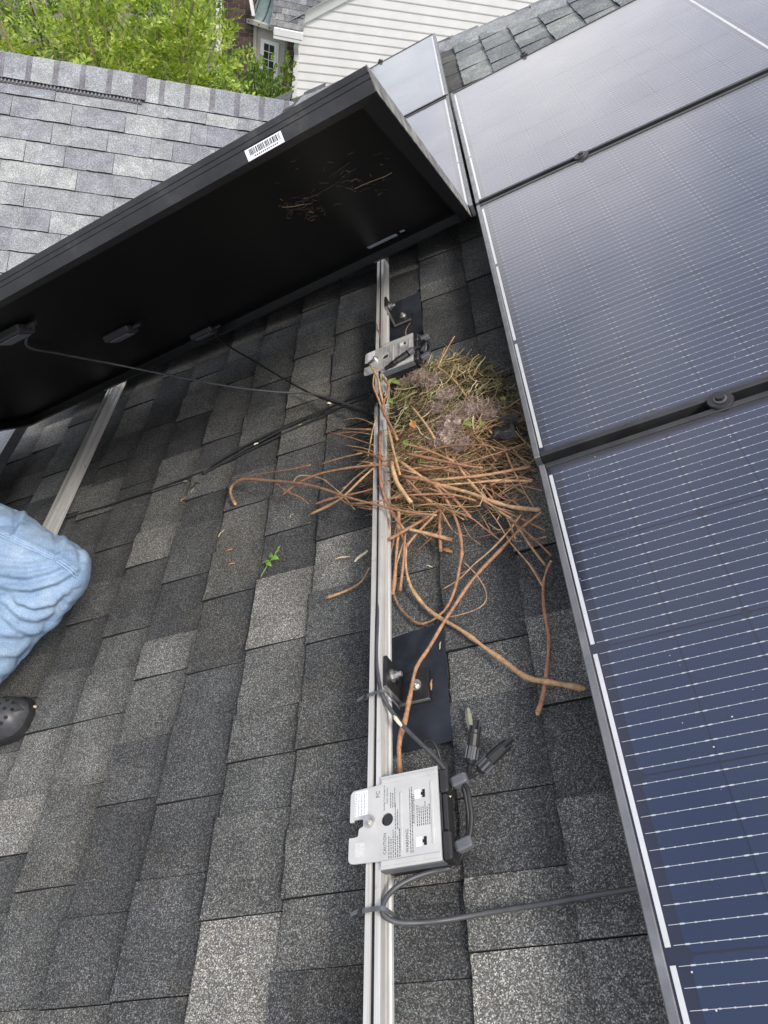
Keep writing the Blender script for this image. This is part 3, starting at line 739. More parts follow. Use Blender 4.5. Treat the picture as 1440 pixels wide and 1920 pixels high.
for k in range(4):
    v = -0.538
    while v < -0.507:
        w = rf.uniform(0.001, 0.004); lf.box(-0.3558 + k * 0.0044 - 0.0004, -0.3558 + k * 0.0044 + 0.0004, v, v + w, ZT + 0.0002, ZT + 0.00025); v += w + 0.0011
part('label_lines', lf, M_INK, lb, kind='stuff')
part('foil_patch', MB().box(-0.3560, -0.3410, -0.5945, -0.5755, ZT - 0.0001, ZT + 0.0001), simple('foil', (0.68, 0.67, 0.62), 0.3, 0.4, 0.15, 400), pl)
opt2 = copy_tree(opt); opt2.matrix_world = LM @ Matrix.Translation(OPB + Vector((-0.004, 1.159, 0))) @ Matrix.Rotation(math.radians(-1.2), 4, 'Z')
opt2['label'] = 'tarnished power optimizer half covered by cables at the upper end of the nest'

# ------------------------------------------------------------------ cables, connectors, ties
def trace(L, org=(0, 0), k=1.0):
    """photograph polyline (x, y, h) -> roof frame"""
    return [px(org[0] + x / k, org[1] + y / k, h) for x, y, h in L]
def cable(name, L, r, mat, label, n=8, extra=None):
    P = trace(L) if extra is None else extra
    mb = MB().tube(P, r, n, smooth=5)
    return single(name, mb, mat, label, 'cable', P[0], smooth=True)
cable('trunk_cable', [(717, 1000, -.075), (714, 1060, -.06), (711, 1110, -.045), (709, 1160, -.040), (707, 1230, -.040), (710, 1275, -.038), (716, 1300, -.034), (730, 1327, -.045), (755, 1360, -.05), (794, 1399, -.055), (819, 1424, -.06), (840, 1452, -.066), (855, 1480, -.072)], 0.0034, M_CABLEL, 'grey-black cable strapped along the rail above the nearer optimizer')
cable('small_cable_loop', [(790, 1402, -.06), (797, 1392, -.058), (806, 1388, -.056), (815, 1395, -.056), (821, 1408, -.058), (826, 1424, -.064), (838, 1445, -.07), (850, 1465, -.08)], 0.0026, M_CABLE, 'small cable loop on the flashing at the top of the nearer optimizer')
cable('output_cable', [(858, 1600, -.075), (852, 1618, -.075), (839, 1628, -.07), (815, 1633, -.066), (787, 1641, -.058), (760, 1653, -.05), (740, 1666, -.044), (724, 1684, -.038), (717, 1704, -.034), (722, 1718, -.036), (745, 1729, -.045), (787, 1730, -.06), (842, 1724, -.085), (926, 1709, -.105), (1020, 1695, -.108), (1100, 1681, -.105), (1185, 1667, -.09), (1270, 1652, -.08)], 0.0036, M_CABLEL, 'thick grey cable looping from the optimizer round the rail and under the right panel')
cable('loop_cable', [(862, 1462, -.055), (876, 1478, -.05), (880, 1500, -.05), (884, 1530, -.055), (882, 1560, -.058), (876, 1578, -.058), (868, 1588, -.055)], 0.0034, M_CABLE, 'cable looping beside the optimizer between its two strain reliefs')
cable('loop_cable', [(866, 1466, -.07), (874, 1500, -.085), (878, 1540, -.095), (874, 1580, -.095), (862, 1612, -.09), (850, 1625, -.08)], 0.0032, M_CABLE, 'lower black cable curving behind the optimizer end caps')
def connector(name, P0, P1, P2, label, cablepts):
    o = thing(name, label, 'connector', P0, 'cable connectors')
    a = (P1 - P0).normalized(); L1 = (P1 - P0).length; L2 = (P2 - P1).length
    part('cable_tail', MB().tube(cablepts + [P0], 0.0032, 8, smooth=4), M_CABLE, o, smooth=True)
    nut = MB().tube([P0, P0 + a * L1 * 0.2, P0 + a * L1 * 0.95, P1], lambda q: (0.0062, 0.0088, 0.0092, 0.0085)[min(3, int(round(q * 3)))], 12, smooth=1)
    no = part('gland_nut', nut, M_PLAST, o)
    gr = MB(); sd = a.orthogonal().normalized(); s2 = a.cross(sd)
    for k in range(8):
        t_ = 2 * math.pi * k / 8; dr = sd * math.cos(t_) + s2 * math.sin(t_)
        gr.obox(P0 + a * L1 * 0.58 + dr * 0.0092, a * L1 * 0.34, a.cross(dr) * 0.0016, dr * 0.0008)
    part('grip_ribs', gr, M_PLASTG, no, kind='stuff')
    a2 = (P2 - P1).normalized()
    part('plug_body', MB().tube([P1, P1 + a2 * L2 * 0.45, P1 + a2 * L2 * 0.5, P1 + a2 * L2 * 0.62], lambda q: (0.0088, 0.0088, 0.0075, 0.0075)[min(3, int(round(q * 3)))], 12, smooth=1), M_PLAST, o)
    s_ = a2.cross(Vector((0, 0, 1))).normalized(); u_ = s_.cross(a2)
    part('plug_tip', MB().obox(P1 + a2 * L2 * 0.8, a2 * L2 * 0.2, s_ * 0.0032, u_ * 0.004), M_PLAST, o)
    for sg in (-1, 1): part('latch', MB().obox(P1 + a2 * L2 * 0.62 + s_ * sg * 0.0068, a2 * L2 * 0.16, s_ * 0.0014, u_ * 0.0032), M_PLAST, o)
connector('plug_connector', px(881, 1432, -.085), px(887, 1398, -.08), px(893, 1350, -.07), 'black plug connector standing upright right of the optimizer', trace([(857, 1468, -.06), (868, 1465, -.065), (879, 1452, -.08)]))
connector('plug_connector', px(899, 1446, -.09), px(920, 1424, -.085), px(961, 1384, -.08), 'larger black plug connector lying diagonally, with white print', trace([(860, 1464, -.06), (876, 1460, -.075), (890, 1452, -.088)]))
single('connector_print', MB().obox(px(944, 1406, -.0755), (px(952, 1398, -.0755) - px(944, 1406, -.0755)) * 0.8, (px(946, 1408, -.0755) - px(944, 1406, -.0755)) * 0.6, (0, 0, 0.0004)), M_WHITE, 'white printing on the diagonal black connector', 'print', px(944, 1406, -.078)) if False else None
def tie(v, label):
    o = thing('cable_tie', label, 'cable tie', (-0.33, v, -0.04), 'cable ties round the rail')
    P = [(RU0 - 0.0045, v - 0.002, -0.09), (RU0 - 0.0045, v, -0.045), (RU0 - 0.002, v + 0.001, -0.0365), (-0.330, v + 0.001, -0.0345), (-0.316, v, -0.0305), (-0.3095, v - 0.001, -0.034), (-0.308, v - 0.002, -0.045), (-0.309, v - 0.003, -0.09)]
    mb = MB(); P = spline([Vector(p) for p in P], 3)
    for p in P: mb.v += [(p.x, p.y - 0.0028, p.z), (p.x, p.y + 0.0028, p.z), (p.x, p.y + 0.0028, p.z + 0.0012), (p.x, p.y - 0.0028, p.z + 0.0012)]
    mb.f = [(i * 4 + k, i * 4 + (k + 1) % 4, i * 4 + 4 + (k + 1) % 4, i * 4 + 4 + k) for i in range(len(P) - 1) for k in range(4)]
    part('strap', mb, M_PLASTG, o)
    part('tie_head', MB().box(RU0 - 0.0115, RU0 - 0.0048, v - 0.0042, v + 0.0042, -0.047, -0.038, 0.001), M_PLAST, o)
    part('tie_tail', MB().obox((RU0 - 0.016, v + 0.0015, -0.040), (0.0065, 0.0015, 0.001), (0, 0.0024, 0), (0, 0, 0.0006)), M_PLASTG, o)
tie(-0.352, 'grey cable tie round the rail beside the rail bracket')
tie(-0.661, 'grey cable tie round the rail at the bottom of the picture')

# leads of the lifted panel and the bundle on the shingles
jb1 = lp(0.83, 0.905, FT - 0.018); jb3 = lp(0.83, 0.073, FT - 0.018)
def lead(start, L, label, mat):
    P = [start]; n_ = LP.to_3x3() @ Vector((0, 0, 1))
    for x, y, h in L:
        p = px(x, y, h); d = (p - CAM)
        k = (lp(0, 0, FT - 0.0095) - CAM).dot(n_) / d.dot(n_)          # hang in front of the lifted panel, never inside it
        hit = LP.inverted() @ (CAM + d * k)
        if 0 < k < 1.03 and -0.02 < hit.y < PW and 0 < hit.x < PL: p = CAM + d * (k - 0.03)
        P.append(p)
    cable('panel_lead', None, 0.0031, mat, label, 8, P)
lead(lp(0.835, 0.905, FT - 0.018), [(50, 648, .33), (110, 663, .28), (220, 684, .20), (330, 706, .11), (440, 726, .03), (520, 735, -.03), (565, 737, -.06), (600, 742, -.075), (650, 758, -.08), (690, 772, -.075), (712, 790, -.07)], 'grey panel lead drooping across from the leftmost junction box', M_CABLEL)
lead(lp(0.835, 0.073, FT - 0.018), [(405, 630, .0), (440, 656, -.03), (480, 679, -.055), (520, 703, -.075), (565, 729, -.088), (600, 745, -.09), (645, 762, -.085), (690, 778, -.07), (710, 800, -.06)], 'black panel lead from the junction box nearest the nest', M_CABLE)
cable('roof_cable', [(705, 728, -.05), (690, 735, -.06), (640, 756, -.10), (560, 790, -.112), (480, 832, -.112), (430, 860, -.112), (398, 878, -.112), (381, 888, -.112), (392, 876, -.112), (440, 846, -.112), (520, 806, -.112), (600, 772, -.108), (660, 748, -.09), (695, 738, -.06)], 0.003, M_CABLE, 'folded black cable lying on the shingles left of the nest')
cable('roof_cable', [(700, 742, -.06), (640, 764, -.105), (560, 800, -.114), (480, 838, -.114), (410, 872, -.114), (300, 914, -.114), (200, 948, -.114), (110, 975, -.114), (40, 998, -.114), (-60, 1030, -.114)], 0.0026, M_CABLE, 'thin black cable running over the shingles behind the knee')
# plugs of the far optimizer
connector('plug_connector', px(776, 655, -.03), px(764, 664, -.028), px(722, 692, -.03), 'black mated connectors lying across the farther optimizer', trace([(798, 660, -.07), (790, 652, -.05), (782, 652, -.035)]))
connector('plug_connector', px(795, 664, -.06), px(797, 652, -.055), px(802, 640, -.05), 'black connector standing at the end of the farther optimizer', trace([(785, 672, -.07), (792, 674, -.07)]))
cable('loop_cable', [(780, 640, -.055), (792, 637, -.05), (803, 645, -.05), (806, 658, -.055), (800, 668, -.06)], 0.003, M_CABLE, 'short cable loop at the end of the farther optimizer')

# ------------------------------------------------------------------ the nest
def twig_mat(name, cols):
    t = NT(name); r = t.n('ShaderNodeObjectInfo').outputs['Random']; p = t.pos()
    c = t.ramp(r, cols)
    c = t.mul(c, t.ramp(t.noise(p, 120, 4, 0.7), [(0.3, 0.5), (0.55, 1.0), (0.75, 1.4)]))
    c = t.mix(t.ramp(t.noise(p, 35, 4, 0.6), [(0.55, 0.0), (0.72, 0.45)]), c, (0.33, 0.25, 0.17))
    return t.bsdf(c, 0.65, 0, t.bump(t.noise(p, 400, 3), 0.4, 0.001))
M_TWIG = twig_mat('twig_bark', [(0, (0.30, 0.145, 0.08)), (0.3, (0.43, 0.235, 0.125)), (0.55, (0.55, 0.36, 0.19)), (0.8, (0.45, 0.245, 0.14)), (1, (0.32, 0.15, 0.09))])
M_TWIGE = simple('twig_broken_end', (0.5, 0.36, 0.17), 0.7, 0, 0.2, 300)
def strand_mat(name, cols):
    t = NT(name); r = t.n('ShaderNodeNewGeometry').outputs['Random Per Island']
    return t.bsdf(t.ramp(r, cols), 0.7, 0, Specular_IOR_Level=0.25)
M_STRAW = strand_mat('dry_grass', [(0, (0.05, 0.04, 0.02)), (0.2, (0.16, 0.135, 0.06)), (0.4, (0.34, 0.28, 0.14)), (0.55, (0.10, 0.095, 0.035)), (0.75, (0.48, 0.41, 0.23)), (0.9, (0.19, 0.12, 0.06)), (1, (0.14, 0.16, 0.05))])
M_DARKS = strand_mat('dark_stems', [(0, (0.03, 0.02, 0.012)), (1, (0.10, 0.065, 0.035))])
M_MOSS = strand_mat('green_stems', [(0, (0.05, 0.07, 0.02)), (0.5, (0.12, 0.15, 0.04)), (1, (0.24, 0.28, 0.09))])
M_STRAWP = strand_mat('pale_straws', [(0, (0.42, 0.34, 0.18)), (0.5, (0.55, 0.48, 0.28)), (0.8, (0.38, 0.24, 0.13)), (1, (0.62, 0.55, 0.36))])
M_STRAWB = strand_mat('brown_straw', [(0, (0.14, 0.08, 0.045)), (0.3, (0.31, 0.20, 0.11)), (0.6, (0.46, 0.34, 0.19)), (0.8, (0.24, 0.13, 0.07)), (1, (0.50, 0.38, 0.23))])
M_FLUFF = strand_mat('nest_fluff', [(0, (0.11, 0.07, 0.05)), (0.5, (0.30, 0.215, 0.175)), (1, (0.50, 0.40, 0.345))])
M_MOUND = simple('nest_litter', (0.028, 0.021, 0.012), 0.9, 0, 0.6, 70, 0.8, 150)
M_LEAF = simple('nest_leaf', (0.17, 0.22, 0.05), 0.6, 0, 0.45, 60)
M_DRYLEAF = simple('dry_leaf', (0.45, 0.19, 0.06), 0.7, 0, 0.3, 80)
NC = px(830, 800, -0.10)
def nest_h(u, v):
    a = (u - NC.x + 0.008) / 0.175; b = (v - NC.y - 0.005) / 0.265
    r2 = a * a + b * b
    return HR + 0.012 + 0.072 * max(0.0, 1 - r2) ** 0.6 + (0.016 * noise.noise(Vector((u * 28, v * 28, 3))) if r2 < 1.1 else 0)
nest = thing('bird_nest', 'messy bird nest of grass, fluff and reddish twigs wedged beside the rail', 'nest', (NC.x, NC.y, HR))
g = MB(); n = 40
for i in range(n + 1):
    for j in range(n + 1):
        u = NC.x + (i / n - 0.5) * 0.34; v = NC.y + (j / n - 0.5) * 0.50 + 0.01
        g.v.append((u, v, nest_h(u, v) - 0.022 + 0.006 * noise.noise(Vector((u * 70, v * 70, 0)))))
g.f = [(i * (n + 1) + j, (i + 1) * (n + 1) + j, (i + 1) * (n + 1) + j + 1, i * (n + 1) + j + 1) for i in range(n) for j in range(n)]
part('nest_mound', g, M_MOUND, nest)
def strand(mb, c, L, r, az, curl, lift_, tilt=0.0, n=3, seg=5):
    p = Vector(c); d = Vector((math.cos(az), math.sin(az), tilt)).normalized(); P = [p]
    for k in range(seg):
        az2 = U(-curl, curl); d = (d + Vector((-d.y, d.x, 0)) * az2 + Vector((0, 0, U(-lift_, lift_)))).normalized()
        p = p + d * (L / seg); 
        P.append(p.copy())
    m = P[len(P) // 2]; sh = Vector(c) - m
    mb.tube([q + sh for q in P], r, n, r * 0.6, smooth=1, cap=False)
def scatter(N, fu, mat, name, Lr, rr, curl, hoff, sel, seg=5):
    mb = MB(); k = 0
    while k < N:
        a = rnd() * 2 * math.pi; q = math.sqrt(rnd()) * 1.08
        u = NC.x - 0.008 + 0.175 * q * math.cos(a); v = NC.y + 0.005 + 0.265 * q * math.sin(a)
        if not sel(u, v): continue
        strand(mb, (u, v, nest_h(u, v) - 0.012 + U(*hoff)), U(*Lr), U(*rr), fu(), curl, 0.3, U(-0.15, 0.25), 3, seg); k += 1
    return part(name, mb, mat, nest, kind='stuff')
up_ = lambda u, v: v > NC.y - 0.12 + U(-0.05, 0.05)
lo_ = lambda u, v: v < NC.y - 0.06 + U(-0.05, 0.06)
scatter(1900, lambda: rnd() * 6.28, M_STRAW, 'dry_grass', (0.015, 0.08), (0.0005, 0.0013), 0.95, (-0.008, 0.020), up_)
scatter(500, lambda: rnd() * 6.28, M_MOSS, 'green_stems', (0.012, 0.05), (0.0006, 0.0014), 1.0, (-0.002, 0.018), lambda u, v: u < NC.x - 0.05 + U(-.03, .03) or v > NC.y + .14)
scatter(260, lambda: rnd() * 6.28, M_STRAWP, 'pale_straw', (0.03, 0.09), (0.0007, 0.0016), 0.4, (0.004, 0.022), lambda u, v: True)
scatter(1700, lambda: U(-1.0, 1.0) + random.choice((0, math.pi)), M_STRAWB, 'brown_straw', (0.03, 0.11), (0.0006, 0.0012), 0.35, (-0.004, 0.014), lo_)
# fluff: downy clumps of curled fibres
for (x, y, s_) in ((785, 708, 1.0), (812, 722, 0.9), (840, 752, 0.9), (820, 770, .7), (848, 800, 1.25), (834, 822, 1.25), (880, 768, 1.0), (915, 768, .9), (862, 832, .8), (905, 765, .8), (945, 778, .8), (758, 712, .7)):
    c0 = px(x, y, -0.055); c0.z = nest_h(c0.x, c0.y) + 0.004; mb = MB()
    i0 = len(mb.v); nr, na = 6, 14
    core = []
    for a_ in range(nr + 1):
        for b_ in range(na):
            th_ = a_ / nr * math.pi / 2; ph_ = 2 * math.pi * b_ / na; q = Vector((math.sin(th_) * math.cos(ph_), math.sin(th_) * math.sin(ph_), math.cos(th_) * 0.7))
            core.append(c0 + q * 0.017 * s_ * (1 + 0.9 * noise.noise(q * 4 + c0 * 40)) + Vector((0, 0, -0.004)))
    mb.add(core, [(a_ * na + b_, (a_ + 1) * na + b_, (a_ + 1) * na + (b_ + 1) % na, a_ * na + (b_ + 1) % na) for a_ in range(nr) for b_ in range(na)])
    for k in range(int(210 * s_)):
        d = Vector((random.gauss(0, 1), random.gauss(0, 1), random.gauss(0, 0.45))); d *= 0.0125 * s_
        strand(mb, c0 + d + Vector((0, 0, 0.004)), U(0.012, 0.042), U(0.0003, 0.00055), rnd() * 6.28, 1.1, 0.8, U(-0.5, 0.5), 3, 6)
    part('fluff_clump', mb, M_FLUFF, nest)
# leaves and bits in the nest
def leaf(mb, c, d, L, w, up=Vector((0, 0, 1)), fold=0.25, bend=0.3, seg=4):
    d = Vector(d).normalized(); s_ = d.cross(up)
    s_ = s_.normalized() if s_.length > 1e-6 else Vector((1, 0, 0)); n_ = s_.cross(d)
    rows = []
    for k in range(seg + 1):
        q = k / seg; ww = w * math.sin(math.pi * min(0.97, max(0.04, q ** 0.8))) 
        ctr = Vector(c) + d * (L * q) + n_ * (-bend * L * q * q)
        rows.append((ctr - s_ * ww + n_ * ww * fold, ctr, ctr + s_ * ww + n_ * ww * fold))
    vs = [p for r in rows for p in r]; fs = []
    for k in range(seg): fs += [(k * 3, k * 3 + 1, k * 3 + 4, k * 3 + 3), (k * 3 + 1, k * 3 + 2, k * 3 + 5, k * 3 + 4)]
    mb.add(vs, fs)
def nleaf(x, y, dx, dy, L, w, mat, h=-0.03):
    c = px(x, y, h); e_ = px(x + dx, y + dy, h); mb = MB(); leaf(mb, c, e_ - c, L * 0.75, w * 0.7, Vector((U(-.3, .3), U(-.3, .3), 1)), 0.3, 0.2); part('leaf', mb, mat, nest)
for a in ((728, 722, 6, -8, .045, .012, M_LEAF), (735, 715, 12, 2, .035, .011, M_LEAF), (716, 716, 0, -10, .045, .006, M_LEAF), (722, 735, -8, 8, .03, .008, M_LEAF), (783, 862, 8, 2, .035, .012, M_LEAF, -.06), (790, 872, -6, 8, .03, .01, M_LEAF, -.06),
          (870, 792, 12, 3, .03, .009, M_LEAF), (903, 800, -2, -20, .05, .0035, M_LEAF), (906, 812, 0, -20, .05, .003, M_LEAF), (938, 745, 8, 3, .022, .008, M_LEAF, -.06), (772, 790, 5, 10, .03, .012, M_DRYLEAF), (757, 826, 5, 5, .025, .009, M_LEAF), (750, 858, -8, 6, .03, .009, M_LEAF),
          (800, 746, 12, -2, .03, .006, M_LEAF), (703, 760, 10, -6, .04, .006, M_LEAF), (728, 748, 8, 6, .03, .008, M_LEAF)): nleaf(*a)
# scraps of black plastic
def scrap(x, y, h, su, sv, label, seed):
    c = px(x, y, h); mb = MB(); n = 9
    for i in range(n + 1):
        for j in range(n + 1):
            u = (i / n - 0.5) * su; v = (j / n - 0.5) * sv
            mb.v.append((c.x + u + 0.006 * noise.noise(Vector((u * 40, v * 40, seed))), c.y + v + 0.006 * noise.noise(Vector((u * 40, v * 40, seed + 9))), c.z + 0.022 * noise.noise(Vector((u * 30, v * 30, seed + 5))) - (u * u + v * v) * 4))
    mb.f = [(i * (n + 1) + j, (i + 1) * (n + 1) + j, (i + 1) * (n + 1) + j + 1, i * (n + 1) + j + 1) for i in range(n) for j in range(n)]
    single('plastic_scrap', mb, M_PLAST, label, 'plastic', (c.x, c.y, c.z - .02), 'black plastic scraps in the nest')
scrap(938, 800, -.075, .075, .075, 'crumpled black plastic at the right rim of the nest', 1)
scrap(710, 747, -.030, .035, .03, 'torn black plastic hanging over the rail left of the nest', 2)
scrap(748, 768, -.045, .03, .025, 'small black plastic scrap among the grass of the nest', 3)

# twigs traced from the photograph: (points in the 2x crop at 400,780), heights along, radius start/end
def twig_mb(L, r0, r1, n=7):
    P = [px(400 + x / 2, 780 + y / 2, h) for x, y, h in L]
    for k in range(1, len(P) - 1): P[k] = P[k] + Vector((U(-1, 1), U(-1, 1), U(-1, 1))) * 0.003
    return MB().tube(P, r0 * 1.02, n, r1 * 1.02, smooth=3, wob=0.55), P
def hs_(pts, *hh):
    m = len(pts) - 1; o = []
    for i, (x, y) in enumerate(pts):
        q = i / m * (len(hh) - 1); k = min(int(q), len(hh) - 2) if len(hh) > 1 else 0
        h = hh[0] if len(hh) == 1 else hh[k] + (hh[k + 1] - hh[k]) * (q - k)
        o.append((x, y, h))
    return o
GR = -0.112
big = [
 ('long forked twig reaching far left over the rail, its tip hooked downwards', [((82, 330), (62, 285), (75, 250), (120, 238), (200, 238), (300, 250), (400, 268), (500, 300), (600, 328), (680, 350), (760, 368), (830, 372))], (-.105, -.085, -.07, -.045, -.03, -.03, -.04), .0042, .0022,
   [([(300, 248), (330, 226), (400, 232), (440, 265), (490, 300), (530, 350)], (-.07, -.06, -.06), .002, .001), ([(232, 248), (270, 280), (320, 300), (357, 328)], (-.076, -.08, -.09), .002, .0013), ([(90, 235), (180, 215), (280, 200), (365, 184)], (-.08, -.07, -.07), .0012, .0016), ([(400, 268), (450, 290), (500, 330), (600, 340)], (-.06, -.05), .0016, .001)]),
 ('long curved twig sweeping from the nest down to the right panel edge', [((700, 425), (715, 480), (720, 560), (745, 640), (790, 710), (850, 750), (930, 810), (1020, 870), (1100, 930), (1180, 985), (1260, 1005), (1385, 1020))], (-.07, -.10, GR, -.105, -.10, -.10), .0026, .0046, []),
 ('long reddish twig running down past the bracket to the optimizer', [((1225, 365), (1150, 430), (1080, 510), (980, 610), (900, 710), (860, 780), (800, 870), (760, 950), (735, 1040), (715, 1140), (700, 1180), (698, 1245), (702, 1345))], (-.06, -.095, -.10, -.09, -.085, -.075, -.07, -.078), .0026, .0044, []),
 ('long twig bending into a wide loop below the nest', [((810, 240), (870, 310), (910, 400), (930, 490), (930, 560), (905, 650), (860, 730), (790, 775), (740, 760), (690, 700), (668, 640))], (-.04, -.07, -.10, GR, GR), .0034, .0018,
   [([(935, 545), (990, 590), (1025, 650), (1010, 700), (960, 735), (880, 755)], (-.105, -.095, -.10), .0014, .0006)]),
 ('crooked twig standing by the right panel with a pale broken end', [((1265, 548), (1245, 590), (1235, 640), (1245, 720), (1258, 820), (1255, 920), (1245, 1010), (1235, 1070), (1217, 1112))], (-.075, -.10, -.10, -.10, -.105), .0028, .0040,
   [([(1235, 640), (1180, 560), (1120, 480), (1060, 400), (1000, 310)], (-.10, -.09, -.07), .0016, .001)]),
 ('straight thick twig pointing right from the nest towards the panel corner', [((700, 170), (780, 225), (860, 260), (960, 280), (1040, 315), (1120, 340), (1220, 352))], (-.03, -.045, -.055, -.06), .0034, .0044, []),
 ('reddish broken twig lying alone left of the rail below the nest', [((425, 682), (470, 668), (510, 650), (550, 615), (582, 575))], (-.112, -.110, -.105, -.09), .0030, .0018, []),
]
for lab, trunk, hh, r0, r1, subs in big:
    L = hs_(list(trunk[0]), *hh); mb, P = twig_mb(L, r0, r1)
    o = thing('long_twig', lab, 'twig', P[0]); part('stem', mb, M_TWIG, o, smooth=True)
    for pts, h2, a, b in subs:
        m2, _ = twig_mb(hs_(pts, *h2), a, b, 6); part('side_shoot', m2, M_TWIG, o, smooth=True)
    e_ = P[-1]; d_ = (P[-1] - P[-2]).normalized(); part('broken_end', MB().disc(e_ + d_ * 0.0002, d_, max(r0, r1) * 0.95 if r1 > r0 else r1, 0.004, 7, 0.5), M_TWIGE, o)
    e_ = P[0]; d_ = (P[0] - P[1]).normalized(); part('broken_end', MB().disc(e_ + d_ * 0.0002, d_, r0 * 0.95, 0.003, 7, 0.5), M_TWIGE, o)
